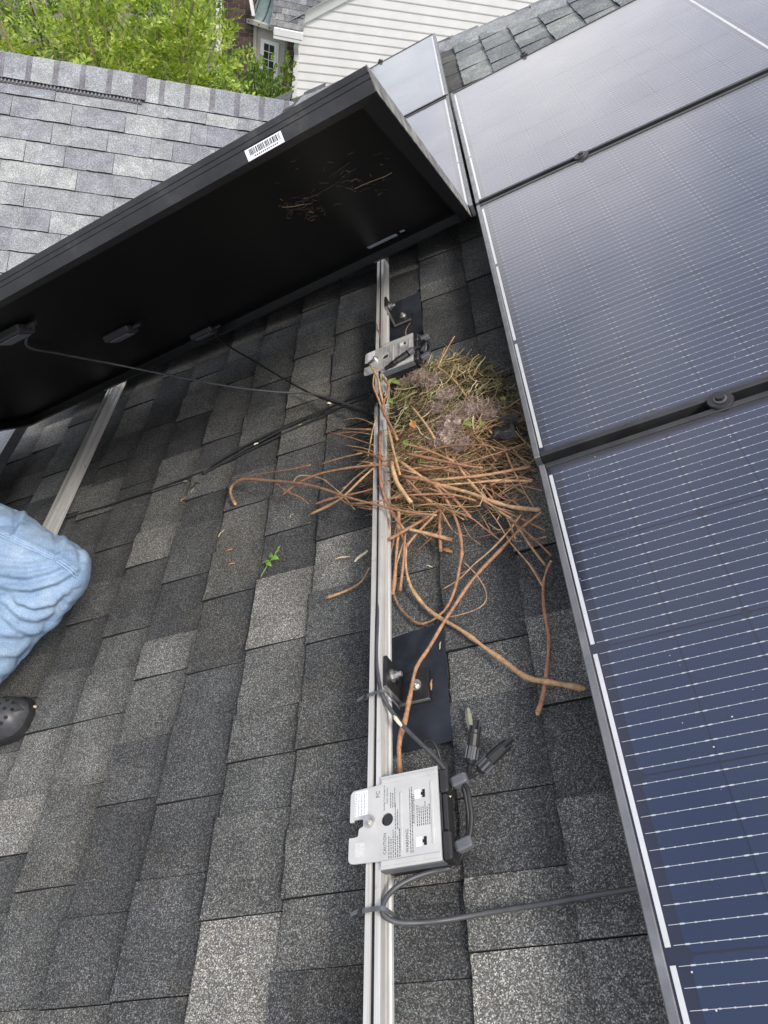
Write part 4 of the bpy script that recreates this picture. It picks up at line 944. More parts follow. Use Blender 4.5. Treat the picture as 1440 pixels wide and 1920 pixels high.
small = [
 ([(255, 300), (310, 260), (380, 222), (480, 205), (590, 190), (680, 185)], (-.085, -.05, -.03, -.03), .0028, .0022),
 ([(378, 332), (440, 315), (520, 290), (590, 270), (650, 250)], (-.09, -.06, -.035), .003, .002),
 ([(360, 370), (430, 335), (490, 300), (560, 240), (640, 160)], (-.09, -.06, -.03), .0028, .002),
 ([(500, 330), (600, 325), (700, 300), (800, 290), (900, 300), (990, 320)], (-.05, -.032, -.04, -.06), .0024, .002),
 ([(700, 225), (800, 250), (880, 290), (965, 380)], (-.03, -.04, -.08), .0036, .003),
 ([(810, 240), (920, 235), (1040, 218), (1190, 190)], (-.035, -.045, -.055), .0026, .0034),
 ([(770, 205), (900, 190), (1060, 145), (1180, 100)], (-.035, -.04, -.05), .0022, .0012),
 ([(920, 190), (980, 260), (1060, 340), (1130, 400), (1190, 480), (1245, 560)], (-.04, -.06, -.08, -.10), .003, .002),
 ([(1000, 310), (1080, 350), (1160, 390), (1245, 430)], (-.05, -.07, -.09), .0022, .0016),
 ([(1270, 525), (1220, 480), (1170, 430), (1100, 380)], (-.09, -.08, -.07), .0024, .0016),
 ([(695, 340), (700, 430), (690, 520), (680, 600), (672, 670)], (-.06, -.08, -.10, -.108), .003, .0042),
 ([(720, 440), (712, 540), (700, 655)], (-.07, -.09, -.108), .002, .0036),
 ([(668, 175), (690, 250), (742, 325)], (-.02, -.02, -.035), .0045, .0050),
 ([(650, 0), (665, 80), (690, 170), (700, 220)], (-.025, -.02, -.02), .0036, .003),
 ([(625, 60), (620, 180), (630, 260), (660, 340), (715, 425)], (-.03, -.028, -.035, -.06), .0036, .003),
 ([(850, 360), (850, 430), (853, 510)], (-.07, -.09, -.11), .0034, .003),
 ([(735, 425), (800, 440), (895, 465)], (-.06, -.08, -.10), .003, .0042),
 ([(655, 465), (720, 420), (800, 380), (850, 350)], (-.06, -.055, -.06), .0036, .002),
 ([(1155, 370), (1100, 440), (1040, 500), (980, 560), (920, 610), (860, 650)], (-.07, -.09, -.10, -.11), .0026, .001),
 ([(430, 60), (500, 75), (560, 95), (600, 110)], (-.085, -.06, -.034), .0012, .0018), ([(450, 40), (520, 45), (590, 50)], (-.085, -.06, -.036), .0012, .002),
 ([(520, 125), (580, 140), (645, 168)], (-.055, -.033, -.025), .0018, .0034), ([(400, 182), (470, 165), (560, 138)], (-.09, -.06), .0012, .0018),
 ([(470, 20), (540, 10), (600, 30)], (-.085, -.05), .0012, .0016), ([(490, 110), (560, 118), (640, 150)], (-.07, -.034), .001, .0018),
 ([(440, 70), (520, 60), (600, 70)], (-.09, -.05), .0014, .0016), ([(480, 90), (550, 60), (600, 50)], (-.08, -.05), .001, .0014),
 ([(580, 150), (600, 60), (612, 0)], (-.05, -.033), .0016, .0014), ([(545, 170), (640, 190), (760, 215)], (-.04, -.03, -.03), .0022, .0018),
 ([(700, 205), (850, 190), (1000, 240), (1200, 240)], (-.04, -.05, -.06), .002, .0016), ([(830, 260), (960, 255), (1080, 240), (1195, 245)], (-.045, -.06), .0016, .0024),
 ([(740, 300), (860, 340), (960, 380), (1010, 420), (1080, 470)], (-.05, -.08, -.10), .0018, .001), ([(990, 330), (1060, 300), (1120, 260), (1180, 250)], (-.07, -.06), .0014, .001),
 ([(760, 180), (880, 200), (980, 240), (1060, 330)], (-.035, -.06), .0018, .0014), ([(720, 230), (790, 300), (850, 350), (900, 430), (945, 450)], (-.035, -.06, -.1), .0024, .001),
 ([(1120, 480), (1150, 520), (1200, 570), (1240, 640)], (-.1, -.1), .0014, .001), ([(935, 400), (960, 450), (1000, 480)], (-.1, -.11), .001, .0006),
 ([(660, 540), (670, 470), (690, 400)], (-.1, -.07), .002, .0016), ([(715, 500), (760, 440), (830, 370)], (-.09, -.06), .0026, .002), ([(760, 510), (800, 470), (860, 420)], (-.11, -.08), .001, .0012),
 ([(1060, 400), (1090, 350), (1140, 300)], (-.08, -.07), .0012, .001), ([(1170, 390), (1080, 430), (970, 460)], (-.09, -.11), .0014, .0008),
 ([(595, 180), (565, 205), (520, 240), (470, 295)], (-.03, -.06, -.09), .0024, .0018), ([(580, 345), (640, 350), (660, 420), (655, 470)], (-.05, -.08), .0016, .0012),
 ([(1180, 455), (1215, 455), (1250, 452)], (-.09, -.085), .0014, .0014), ([(1040, 260), (1120, 230), (1195, 240)], (-.06, -.06), .002, .0018), ([(680, 640), (690, 560), (720, 460)], (-.11, -.08), .002, .002),
 ([(640, -140), (660, -100), (640, -30), (668, 40), (690, 90)], (-.02, -.02, -.02), .0030, .0036), ([(610, -180), (600, -120), (625, -60), (640, 0)], (-.02, -.02), .002, .0026),
 ([(585, -195), (612, -145), (628, -95), (640, -40)], (-.018, -.015, -.02), .0030, .0032),
 ([(840, -180), (870, -245), (905, -300)], (-.05, -.03, -.01), .002, .0014), ([(825, -170), (850, -220), (868, -255)], (-.055, -.03), .0014, .001), ([(830, -190), (900, -140), (960, -60), (1000, 10), (1050, 70)], (-.05, -.055, -.07), .002, .002),
 ([(610, -350), (622, -310), (635, -270)], (-.03, -.05), .0014, .0014), ([(860, -275), (900, -240), (960, -195), (1010, -150)], (-.10, -.08, -.06), .0008, .0008), ([(736, -258), (720, -310), (738, -350)], (-.09, -.06), .0007, .0007),
 ([(740, -40), (790, 30), (830, 85)], (-.03, -.03), .0022, .0026), ([(900, 100), (1000, 60), (1090, 20)], (-.05, -.06), .0016, .0012), ([(950, 60), (1010, 110), (1060, 170)], (-.05, -.06), .0018, .0014), ([(700, 100), (790, 130), (900, 170)], (-.035, -.045), .0024, .0024),
 ([(735, 165), (850, 120), (1000, 110), (1100, 130)], (-.04, -.05), .0016, .0014), ([(720, 140), (820, 160), (940, 190), (1010, 195)], (-.03, -.045), .003, .0024), ([(860, 80), (880, 170), (880, 260)], (-.045, -.05), .001, .001),
]
for pts, hh, a, b in small:
    mb, P = twig_mb(hs_(pts, *hh), a, b, 6); tw = part('twig', mb, M_TWIG, nest, smooth=True)
    if max(a, b) > .0017 and rnd() < 0.75:                       # nodes and little side shoots
        for _ in range(random.randint(1, 3)):
            sh = MB()
            k_ = random.randint(0, len(P) - 2); q0_ = P[k_].lerp(P[k_ + 1], rnd()); d_ = (P[k_ + 1] - P[k_]).normalized()
            e_ = q0_ + (d_ * U(0.3, 0.9) + Vector((U(-1, 1), U(-1, 1), U(-.1, .4))) * 0.6) * U(.008, .03)
            sh.tube([q0_, q0_.lerp(e_, .5) + Vector((U(-1, 1), U(-1, 1), U(-1, 1))) * .001, e_], U(.0007, .0012), 5, .0004, smooth=2)
            part('side_shoot', sh, M_TWIG, tw, smooth=True)
for k in range(34):                                          # shorter twigs through the lower half
    x = U(660, 1150); y = U(90, 360); an = random.gauss(0.05, 0.35) + (0.5 if x > 950 else 0); L_ = U(90, 260)
    h0 = U(-.085, -.045)
    pts = [(x + math.cos(an) * L_ * q + U(-6, 6), y + math.sin(an) * L_ * q + U(-6, 6)) for q in (-0.5, -0.17, 0.17, 0.5)]
    mb, P = twig_mb(hs_(pts, h0, h0 + U(-.015, .015)), U(.0009, .0022), U(.0006, .0014), 5); part('twig', mb, M_TWIG, nest, smooth=True)
scatter(240, lambda: rnd() * 6.28, M_DARKS, 'dark_stems', (0.02, 0.07), (0.0005, 0.0011), 0.7, (0.004, 0.02), lambda u, v: True)
fine2 = MB()
for k in range(210):
    x = U(640, 1190); y = random.gauss(230, 85); an = random.gauss(0.0, 0.6); L_ = U(50, 170); h0 = U(-.105, -.05)
    P = [px(400 + (x + math.cos(an) * L_ * q + U(-8, 8)) / 2, 780 + (y + math.sin(an) * L_ * q + U(-8, 8)) / 2, h0 + U(-.004, .004)) for q in (-0.5, -0.17, 0.17, 0.5)]
    fine2.tube(P, U(.0004, .0009), 4, smooth=2, cap=False)
part('fine_twigs', fine2, M_STRAWB, nest, kind='stuff')

# ------------------------------------------------------------------ litter on the shingles
def bit(name, label, x, y, dx, dy, L, w, mat, h=-0.114, cat='debris'):
    c = px(x, y, h); e_ = px(x + dx, y + dy, h); d = (e_ - c).normalized(); s_ = Vector((-d.y, d.x, 0)); mb = MB()
    n = 5; rows = []
    for k in range(n):
        q = k / (n - 1); ww = w * (0.35 + 0.65 * math.sin(math.pi * (0.15 + 0.7 * q))) * U(0.8, 1.2); cc = c + d * L * q + Vector((0, 0, 0.003 + 0.002 * math.sin(q * 5)))
        rows += [cc - s_ * ww, cc + Vector((0, 0, w * 0.5)), cc + s_ * ww, cc - Vector((0, 0, w * 0.25))]
    mb.v = [tuple(p) for p in rows]; mb.f = [(k * 4 + j, k * 4 + (j + 1) % 4, k * 4 + 4 + (j + 1) % 4, k * 4 + 4 + j) for k in range(n - 1) for j in range(4)] + [(3, 2, 1, 0), (n * 4 - 4, n * 4 - 3, n * 4 - 2, n * 4 - 1)]
    single(name, mb, mat, label, cat, c, 'litter on the shingles')
M_STRAWS = simple('pale_straw', (0.5, 0.42, 0.22), 0.7, 0, 0.2, 90); M_CHIP = simple('orange_chip', (0.45, 0.2, 0.07), 0.7, 0, 0.2, 90); M_CREAM = simple('cream_chip', (0.72, 0.64, 0.45), 0.7, 0, 0.1, 90); M_GREYLEAF = simple('grey_leaf', (0.22, 0.22, 0.17), 0.7, 0, 0.2, 90)
bit('pale_splinter', 'pale thin splinter lying on the shingles right of the knee', 411, 1008, 12, -18, .024, .0013, M_CREAM)
bit('wood_chip', 'upper orange wood chip near the green sprig', 425, 1036, 14, -8, .018, .0018, M_CHIP)
bit('wood_chip', 'lower orange wood chip near the green sprig', 430, 1061, 12, -6, .016, .0022, M_CHIP)
bit('wood_chip', 'orange wood chip below the thin roof cable', 340, 942, 12, -12, .02, .0018, M_CHIP)
bit('straw_piece', 'tan straw piece on the shingles left of the rail', 630, 1050, 30, -8, .032, .0022, M_STRAWS)
bit('straw_piece', 'pale split straw leaning against the rail', 666, 1055, 26, -24, .036, .0035, M_CREAM, -.10)
bit('bark_piece', 'orange bent bark piece below the nest, right of the rail', 832, 1032, 16, 3, .02, .0035, M_CHIP)
bit('bark_piece', 'thin orange bark strip stuck to the bracket plate', 811, 1276, -2, 16, .018, .0018, M_CHIP, -.105)
bit('husk', 'cream husk lying on the folded cable', 478, 836, 10, -8, .012, .004, M_CREAM, -.108)
bit('husk', 'cream husk on the cable just left of the nest', 615, 758, 10, -2, .012, .0038, M_CREAM, -.09)
bit('husk', 'tiny yellow husk beside the toe of the clog', 62, 1327, 8, -2, .012, .003, M_STRAWS)
bit('wood_splinter', 'pale splinter caught behind the optimizer end caps', 843, 1500, 2, -18, .026, .0042, M_CREAM, -.058)
bit('grey_leaf', 'grey dry leaf under the upright connector', 878, 1330, 6, 42, .046, .005, M_GREYLEAF, -.11)
bit('bark_peel', 'pale peeled bark on the cable crossing the flashing', 740, 1344, 12, 16, .022, .003, M_CREAM, -.042)
for k, (x, y, dx, dy, lab) in enumerate(((545, 972, 6, -10, 'tiny tan straw bit under the hooked twig'), (800, 1062, 14, 2, 'tiny tan straw bit right of the rail below the nest'), (345, 905, 8, -3, 'tiny yellow petal near the thin roof cable'), (560, 800, 12, -6, 'tiny straw above the hooked twig'), (828, 1205, -4, 16, 'tiny straw lying across the flashing corner'), (365, 918, -6, 6, 'small tan straw beside the thin roof cable'))):
    bit('straw_piece', lab, x, y, dx, dy, .014, .0011, M_STRAWS)
sp = thing('leaf_sprig', 'fresh green leaf sprig lying on the dark shingles', 'leaves', px(510, 1045, -.112), 'litter on the shingles')
part('stalk', MB().tube(trace([(489, 1081, -.112), (500, 1062, -.108), (512, 1045, -.106), (524, 1026, -.104)]), .0009, 5, smooth=3), simple('sprig_stalk', (0.22, 0.33, 0.07), 0.6), sp)
M_SPRIG = simple('sprig_leaf', (0.16, 0.32, 0.05), 0.5, 0, 0.25, 90)
for (x, y, dx, dy, L_, w) in ((505, 1052, -12, 2, .022, .006), (507, 1050, 14, -4, .02, .006), (512, 1044, 12, 4, .018, .0055), (512, 1044, -10, -6, .018, .005), (522, 1030, 3, -10, .014, .004), (500, 1055, 10, 6, .018, .005), (516, 1038, 8, -9, .014, .0045)):
    c = px(x, y, -.104); mb = MB(); leaf(mb, c, px(x + dx, y + dy, -.104) - c, L_, w, Vector((U(-.4, .4), U(-.4, .4), 1)), 0.3, 0.15); part('leaf', mb, M_SPRIG, sp)
sp2 = thing('leaf_sprig', 'small dull green leaf cluster near the thin roof cable', 'leaves', px(362, 905, -.112), 'litter on the shingles')
for (x, y, dx, dy) in ((360, 915, -6, -10), (362, 912, 6, -12), (358, 908, -3, -12), (365, 905, 8, -4)):
    c = px(x, y, -.108); mb = MB(); leaf(mb, c, px(x + dx, y + dy, -.108) - c, .016, .004); part('leaf', mb, simple('dull_leaf', (0.09, 0.10, 0.03), 0.6), sp2)
# remains of the nest sticking to the underside of the lifted panel
rem = MB(); rr_ = random.Random(9)
def onp(a, b, z): return lp(a, b, FT - 0.0095 - z)
for k in range(120):
    a, b = rr_.gauss(0.255, 0.026), rr_.gauss(0.735, 0.06)
    if rr_.random() < 0.35: a, b = rr_.gauss(0.15, 0.055), rr_.gauss(0.73, 0.09)
    L_ = rr_.choice((0.006, 0.01, 0.014, 0.02)); an = rr_.uniform(0, 6.28); P = []
    for q in range(4): P.append(onp(a, b, 0.001 + 0.001 * rr_.random())); an += rr_.uniform(-0.9, 0.9); a += math.cos(an) * L_ / 3.5; b += math.sin(an) * L_ / 1.6
    rem.tube(P, 0.00035, 3, smooth=2, cap=False)
for (x0, pts) in ((0, ((0.26, 0.79), (0.245, 0.775), (0.215, 0.772), (0.18, 0.775), (0.155, 0.79))), (0, ((0.16, 0.69), (0.13, 0.685), (0.10, 0.672), (0.08, 0.672))), (0, ((0.285, 0.80), (0.27, 0.77), (0.255, 0.755))), (0, ((0.17, 0.83), (0.14, 0.84), (0.12, 0.85)))):
    rem.tube([onp(a, b, 0.002) for a, b in pts], 0.0008, 4, smooth=4)
RB0 = onp(0.23, 0.73, 0)
single('nest_remains', rem, strand_mat('remains', [(0, (0.05, 0.036, 0.022)), (0.5, (0.16, 0.11, 0.065)), (1, (0.36, 0.28, 0.18))]), 'scattered straw remains stuck to the black underside of the lifted panel', 'straw', RB0, kind='stuff')

# ------------------------------------------------------------------ the crouching person's leg
def remesh_obj(caps, vox):
    """union of tapered capsules -> one continuous skin (voxel remesh + smoothing)"""
    mb = MB()
    for a, b, r0, r1, fl in caps:
        a = Vector(a); b = Vector(b); d = b - a; n = 10
        P = [a - d.normalized() * r0 * q for q in (0.98, 0.85, 0.5)] + [a + d * (k / n) for k in range(n + 1)] + [b + d.normalized() * r1 * q for q in (0.5, 0.85, 0.98)]
        R = [r0 * math.sqrt(1 - q * q) for q in (0.98, 0.85, 0.5)] + [r0 + (r1 - r0) * k / n for k in range(n + 1)] + [r1 * math.sqrt(1 - q * q) for q in (0.5, 0.85, 0.98)]
        i0 = len(mb.v); mb.tube(P, lambda q, R=R: R[min(len(R) - 1, int(round(q * (len(R) - 1))))], 20, smooth=1)
    me = mb.mesh('tmp', None); ob = bpy.data.objects.new('tmp', me); COL.objects.link(ob)
    m = ob.modifiers.new('r', 'REMESH'); m.mode = 'VOXEL'; m.voxel_size = vox
    s_ = ob.modifiers.new('s', 'SMOOTH'); s_.factor = 0.5; s_.iterations = 14
    dg_ = bpy.context.evaluated_depsgraph_get(); res = bpy.data.meshes.new_from_object(ob.evaluated_get(dg_))
    bpy.data.objects.remove(ob); return res
knee = Vector((-1.070, 0.070, 0.085)); ank = Vector((-1.455, -0.115, -0.035)); hip = Vector((-1.53, 0.32, 0.30)); hip2 = Vector((-1.62, 0.42, 0.25))
knee2 = Vector((-1.22, 0.62, 0.06)); ank2 = Vector((-1.60, 0.55, -0.03)) if False else Vector((-1.66, 0.52, -0.03))
person = thing('person', 'person in light blue jeans and black clogs crouching at the left edge, knee forward', 'person', (-1.4, -0.1, HR))
me = remesh_obj([(hip, knee, 0.118, 0.080, 0), (knee, ank, 0.078, 0.066, 0), (hip, hip + Vector((-0.1, 0.16, 0.12)), 0.12, 0.13, 0)], 0.0042)
t = NT('denim'); p = t.pos()
c = t.ramp(t.noise(p, 14, 5, 0.6), [(0.25, (0.155, 0.24, 0.375)), (0.5, (0.235, 0.335, 0.465)), (0.75, (0.335, 0.425, 0.53))])
c = t.mul(c, t.ramp(t.noise(p, 520, 3, 0.7), [(0.3, 0.62), (0.7, 1.36)]))
M_DENIM = t.bsdf(c, 0.85, 0, t.bump(t.noise(p, 700, 2), 0.5, 0.0015))
co = np.array([v.co[:] for v in me.vertices]); no = np.array([v.normal[:] for v in me.vertices])
ax1 = (knee - hip).normalized(); ax2 = (ank - knee).normalized(); bis = (ax1 - ax2).normalized()
FOLDS = [([(0, 1106), (30, 1114), (60, 1114), (110, 1100), (152, 1074)], 7, 9), ([(0, 1088), (50, 1090), (100, 1078), (140, 1058)], 7, 6), ([(5, 1112), (30, 1138), (65, 1148), (105, 1138), (138, 1108)], 7, 7),
         ([(0, 1135), (35, 1168), (75, 1172), (115, 1150)], 8, 5), ([(0, 1066), (50, 1070), (95, 1062), (130, 1045)], 6, 4), ([(0, 1000), (35, 1016), (70, 1032), (110, 1050), (146, 1076)], 4, 4), ([(6, 934), (26, 946), (32, 965), (28, 985), (18, 1000)], 6, 7),
         ([(50, 950), (86, 968), (104, 990), (109, 1012), (104, 1036)], 7, 6), ([(0, 1198), (40, 1206), (78, 1194)], 8, 5), ([(0, 1240), (35, 1240), (55, 1228)], 8, 5), ([(140, 1010), (152, 1040), (150, 1066)], 6, 4), ([(0, 1160), (30, 1190), (70, 1196)], 7, 4),
         ([(0, 1046), (40, 1052), (80, 1048)], 6, 3), ([(120, 1120), (98, 1160), (70, 1200), (36, 1250)], 6, 4), ([(0, 1272), (25, 1266)], 7, 4)]
FOLDS = [([(Vector((x, y, 0))) for x, y in f], w * 0.9, d * 1.15) for f, w, d in FOLDS]
def fold_at(q):
    o = 0.0
    for f, w, d in FOLDS:
        best = 1e9; tt_ = 0
        for k in range(len(f) - 1):
            ab = f[k + 1] - f[k]; t_ = max(0.0, min(1.0, (q - f[k]).dot(ab) / ab.length_squared)); dd = q - (f[k] + ab * t_); l_ = dd.length
            if l_ < best: best = l_; tt_ = (k + t_) / (len(f) - 1); sg = 1 if ab.cross(dd).z > 0 else -1
        if best < 4 * w:
            e_ = min(1.0, 0.25 + 2.2 * min(tt_ + 0.15, 1.05 - tt_)); x = best / w * sg
            o += d * 0.001 * e_ * (-1.0 * math.exp(-x * x) + 0.75 * math.exp(-((x + 1.7) / 1.2) ** 2))
    return o
for i, v in enumerate(me.vertices):
    pv = Vector(co[i]); d1 = (pv - knee)
    s1 = d1.dot(-ax1); s2 = d1.dot(ax2); back = max(0.0, min(1.0, (-(d1.dot(bis)) + 0.03) / 0.13))
    tt = (s1 - s2)
    nn = noise.noise(pv * 9); n2 = noise.noise(pv * 22)
    # creases fan out from the hollow of the knee
    ang = math.atan2(s2 + 0.02, s1 + 0.02); rr = math.hypot(s1, s2)
    fan = abs(math.sin(ang * 8.5 + nn * 2.6 + rr * 5)) ** 0.6
    amp = 0.017 * (0.25 + 0.75 * back) * math.exp(-((rr - 0.14) / 0.15) ** 2)
    cr2 = abs(math.sin(s1 * 38 + nn * 4 + d1.dot(bis) * 18)) ** 0.5
    amp *= 0.35; pj_ = proj(pv); fo = fold_at(Vector((pj_[0], pj_[1], 0))) if pj_ and -40 < pj_[0] < 220 and Vector(no[i]).dot(CAM - pv) > 0 else 0.0
    dsp = fo + amp * (fan - 0.75) + 0.0045 * (cr2 - 0.7) * max(0, min(1, s1 / 0.12)) + 0.007 * nn + 0.003 * n2
    v.co = pv + Vector(no[i]) * dsp - BASE[person]
me.materials.append(M_DENIM); me.polygons.foreach_set('use_smooth', [True] * len(me.polygons)); me.update(); me.name = 'jeans'
jo = bpy.data.objects.new('jeans', me); COL.objects.link(jo); jo.parent = person; BASE[jo] = BASE[person]
from mathutils.bvhtree import BVHTree
bv = BVHTree.FromPolygons([Vector(v.co) + BASE[person] for v in me.vertices], [tuple(p.vertices) for p in me.polygons])
def snap(p, off=0.0012):
    l, n_, _, _ = bv.find_nearest(p); return l + n_ * off
seam = []
sd = ax1.cross(ax2).normalized()
if sd.dot(CAM - knee) < 0: sd = -sd
def onleg(x, y):
    d = (CR[0] * (x - 720) + CR[1] * (y - 960) + CR[2] * FPX).normalized(); l, n_, _, _ = bv.ray_cast(CAM, d)
    return (l + n_ * 0.0008) if l else None
seam = [q for q in (onleg(x, y) for x, y in ((-30, 985), (2, 1000), (30, 1013), (60, 1026), (90, 1040), (115, 1053), (135, 1068), (146, 1080))) if q]
seam2 = [q for q in (onleg(x, y) for x, y in ((-30, 990), (2, 1005), (30, 1018), (60, 1031), (90, 1045), (113, 1058), (132, 1073), (142, 1085))) if q]
part('seam', MB().tube(seam2, 0.0011, 5, smooth=3), simple('seam_thread_b', (0.34, 0.46, 0.62), 0.8), jo, smooth=True)
part('seam', MB().tube(seam, 0.0011, 5, smooth=3), simple('seam_thread', (0.34, 0.46, 0.62), 0.8), jo, smooth=True)
# clog
toe = px(47, 1332, -0.09); fd = Vector((0.955, 0.20, 0)).normalized(); fs_ = Vector((-fd.y, fd.x, 0))
heel = toe - fd * 0.275; 
cb = MB(); rows = 22; ring = 20
def clog_w(q): return 0.034 + 0.021 * math.sin(math.pi * min(1, q * 0.62 + 0.12)) if q < 0.97 else 0.03
prof = []
for i in range(rows + 1):
    q = i / rows
    w = (0.036 + 0.018 * q) * math.sqrt(max(0.0, 1 - max(0, (q - 0.80) / 0.20) ** 2.4)) * math.sqrt(max(0.02, 1 - max(0, (0.1 - q) / 0.1) ** 2))
    top = 0.052 + 0.030 * math.exp(-((q - 0.55) / 0.2) ** 2) if q < 0.6 else 0.026 + 0.056 * math.sqrt(max(0.0, 1 - ((q - 0.6) / 0.40) ** 2.2))
    c = heel + fd * (0.275 * q) + fs_ * (0.012 * math.sin(q * 3))
    c.z = HR + 0.012
    for k in range(ring):
        a = 2 * math.pi * k / ring
        y = math.copysign(abs(math.cos(a)) ** 0.75, math.cos(a)) * w; z = math.sin(a)
        zz = top * (z ** 0.9) if z > 0 else -0.004
        prof.append(c + fs_ * y + Vector((0, 0, zz)))
cb.add(prof, [(i * ring + k, (i + 1) * ring + k, (i + 1) * ring + (k + 1) % ring, i * ring + (k + 1) % ring) for i in range(rows) for k in range(ring)] + [tuple(range(ring)), tuple(range(rows * ring + ring - 1, rows * ring - 1, -1))])
M_CLOG = simple('clog_foam', (0.045, 0.046, 0.05), 0.42, 0, 0.3, 70, 0.1, 300)
cg = part('clog', cb, M_CLOG, person, smooth=True)
so2 = MB(); soleP = []
for i in range(33):
    q = i / 32; w = (0.041 + 0.019 * q) * math.sqrt(max(0.0, 1 - max(0, (q - 0.78) / 0.22) ** 2.4)) * math.sqrt(max(0.02, 1 - max(0, (0.12 - q) / 0.12) ** 2))
    soleP.append((q, w))
poly = [heel + fd * (0.28 * q) + fs_ * (w + 0.012 * math.sin(q * 3)) for q, w in soleP] + [heel + fd * (0.28 * q) + fs_ * (-w + 0.012 * math.sin(q * 3)) for q, w in soleP[::-1]]
part('clog_sole', MB().prism([(p.x, p.y) for p in poly], HR + 0.0125, HR + 0.028), M_PLAST, cg)
cbv = BVHTree.FromPolygons([Vector(p) for p in cb.v], cb.f)
for (q, s_) in ((0.955, -0.008), (0.95, 0.010), (0.915, -0.026), (0.91, -0.006), (0.91, 0.016), (0.87, -0.036), (0.865, -0.016), (0.865, 0.006), (0.87, 0.028), (0.82, -0.028), (0.82, -0.006), (0.82, 0.018), (0.77, -0.036), (0.77, -0.014), (0.77, 0.008), (0.77, 0.03)):
    o_ = heel + fd * (0.275 * q) + fs_ * (s_ + 0.012 * math.sin(q * 3)); o_.z = 0.2
    l, n_, _, _ = cbv.ray_cast(o_, Vector((0, 0, -1)))
    if l: part('vent_hole', MB().disc(l - n_ * 0.001, n_, 0.0044, 0.0014, 12), M_HOLE, cg)

# ------------------------------------------------------------------ beyond the roof: ground, house, trees
GZ = -6.5
gr = MB().add([(-150, -60, GZ), (150, -60, GZ), (150, 240, GZ), (-150, 240, GZ)], [(0, 1, 2, 3)])
t = NT('lawn'); p = t.pos(); c = t.ramp(t.noise(p, 1.5, 6, 0.7), [(0.3, (0.035, 0.055, 0.02)), (0.7, (0.075, 0.10, 0.035))]); M_LAWN = t.bsdf(c, 0.95, 0, t.bump(t.noise(p, 30, 4), 0.6, 0.05))
go = bpy.data.objects.new('ground', gr.mesh('ground', M_LAWN)); COL.objects.link(go); tag(go, 'grassy ground far below the roofs', None, None, 'structure')

def hvec(deg): return Vector((math.cos(math.radians(deg)), math.sin(math.radians(deg)), 0))
e1 = hvec(18); n1 = Vector((e1.y, -e1.x, 0))                     # along the siding wall, facing us
P0 = wpx(556, 110, Vector((0, 15.0, 0)), Vector((0, 1, 0)))
house = thing('neighbour_house', 'neighbouring house with white lap siding, brown brick and a small bay window', 'house', (P0.x, P0.y, GZ), roof=False)
def W1(s_, z, o=0.0): return Vector((P0.x, P0.y, 0)) + e1 * s_ + n1 * o + Vector((0, 0, z))
def s_of(p): return (p - P0).dot(e1)
rk0 = wpx(570, 40, P0, n1); rk1 = wpx(645, 0, P0, n1)
rs0, rz0, rs1, rz1 = s_of(rk0), rk0.z, s_of(rk1), rk1.z; rsl = (rz1 - rz0) / (rs1 - rs0)
lapA = wpx(650, 60, P0, n1); lapB = wpx(650, 77.2, P0, n1); LAP = lapA.z - lapB.z
t = NT('siding_white'); p = t.pos(); c = t.mul(t.ramp(t.noise(p, 3, 4, 0.6), [(0.3, 0.94), (0.7, 1.05)]), (0.66, 0.652, 0.645)); M_SID = t.bsdf(c, 0.6, 0, t.bump(t.noise(p, 40, 3), 0.15, 0.003))
z = rz1 + 6 * LAP; zz = lapA.z
while zz < rz0 + 14 * 0.9: zz += LAP
zt = zz; zb = lapA.z - 22 * LAP; z = zt
part('wall_core', MB().add([W1(0.02, GZ, -0.03), W1(16, GZ, -0.03), W1(16, rz0 + rsl * (16 - rs0) * 0.5, -0.03), W1(8, rz0 + rsl * (8 - rs0) - 0.05, -0.03), W1(0.02, rz0 - 0.05 + rsl * (0.02 - rs0), -0.03)], [(0, 1, 2, 3, 4)]), M_SID, house)
k = 0
while z > zb:
    z0, z1 = z - LAP, z
    sl0 = max(0.02, rs0 + (z0 - rz0) / rsl); sl1 = max(0.02, rs0 + (z1 - rz0) / rsl)
    if sl0 < 15:
        mb = MB(); o0, o1 = 0.012, 0.002; R_ = 16
        v = [W1(sl0, z0, o0), W1(R_, z0, o0), W1(R_, z0 + LAP * 0.12, o0 + 0.004), W1(R_, z1, o1), W1(sl1, z1, o1), W1(sl0 + (sl1 - sl0) * .12, z0 + LAP * 0.12, o0 + 0.004), W1(sl0, z0 + 0.003, 0.0), W1(R_, z0 + 0.003, 0.0)]
        mb.add(v, [(0, 1, 2, 5), (5, 2, 3, 4), (6, 7, 1, 0)])
        part('siding_board', mb, M_SID, house)
    z -= LAP
M_TRIM = simple('trim_white', (0.74, 0.74, 0.73), 0.5, 0, 0.05, 6)
rk = MB(); 
def rakept(s_, dz, o): return W1(s_, rz0 + rsl * (s_ - rs0) + dz, o)
ra = rs0 - 0.35
rk.add([rakept(ra, -0.02, 0.0), rakept(8, -0.02, 0.0), rakept(8, 0.17, 0.0), rakept(ra, 0.17, 0.0), rakept(ra, -0.02, 0.06), rakept(8, -0.02, 0.06), rakept(8, 0.17, 0.1), rakept(ra, 0.17, 0.1)], [(4, 5, 6, 7), (0, 1, 5, 4), (3, 7, 6, 2), (0, 4, 7, 3)])
part('rake_board', rk, M_TRIM, house)
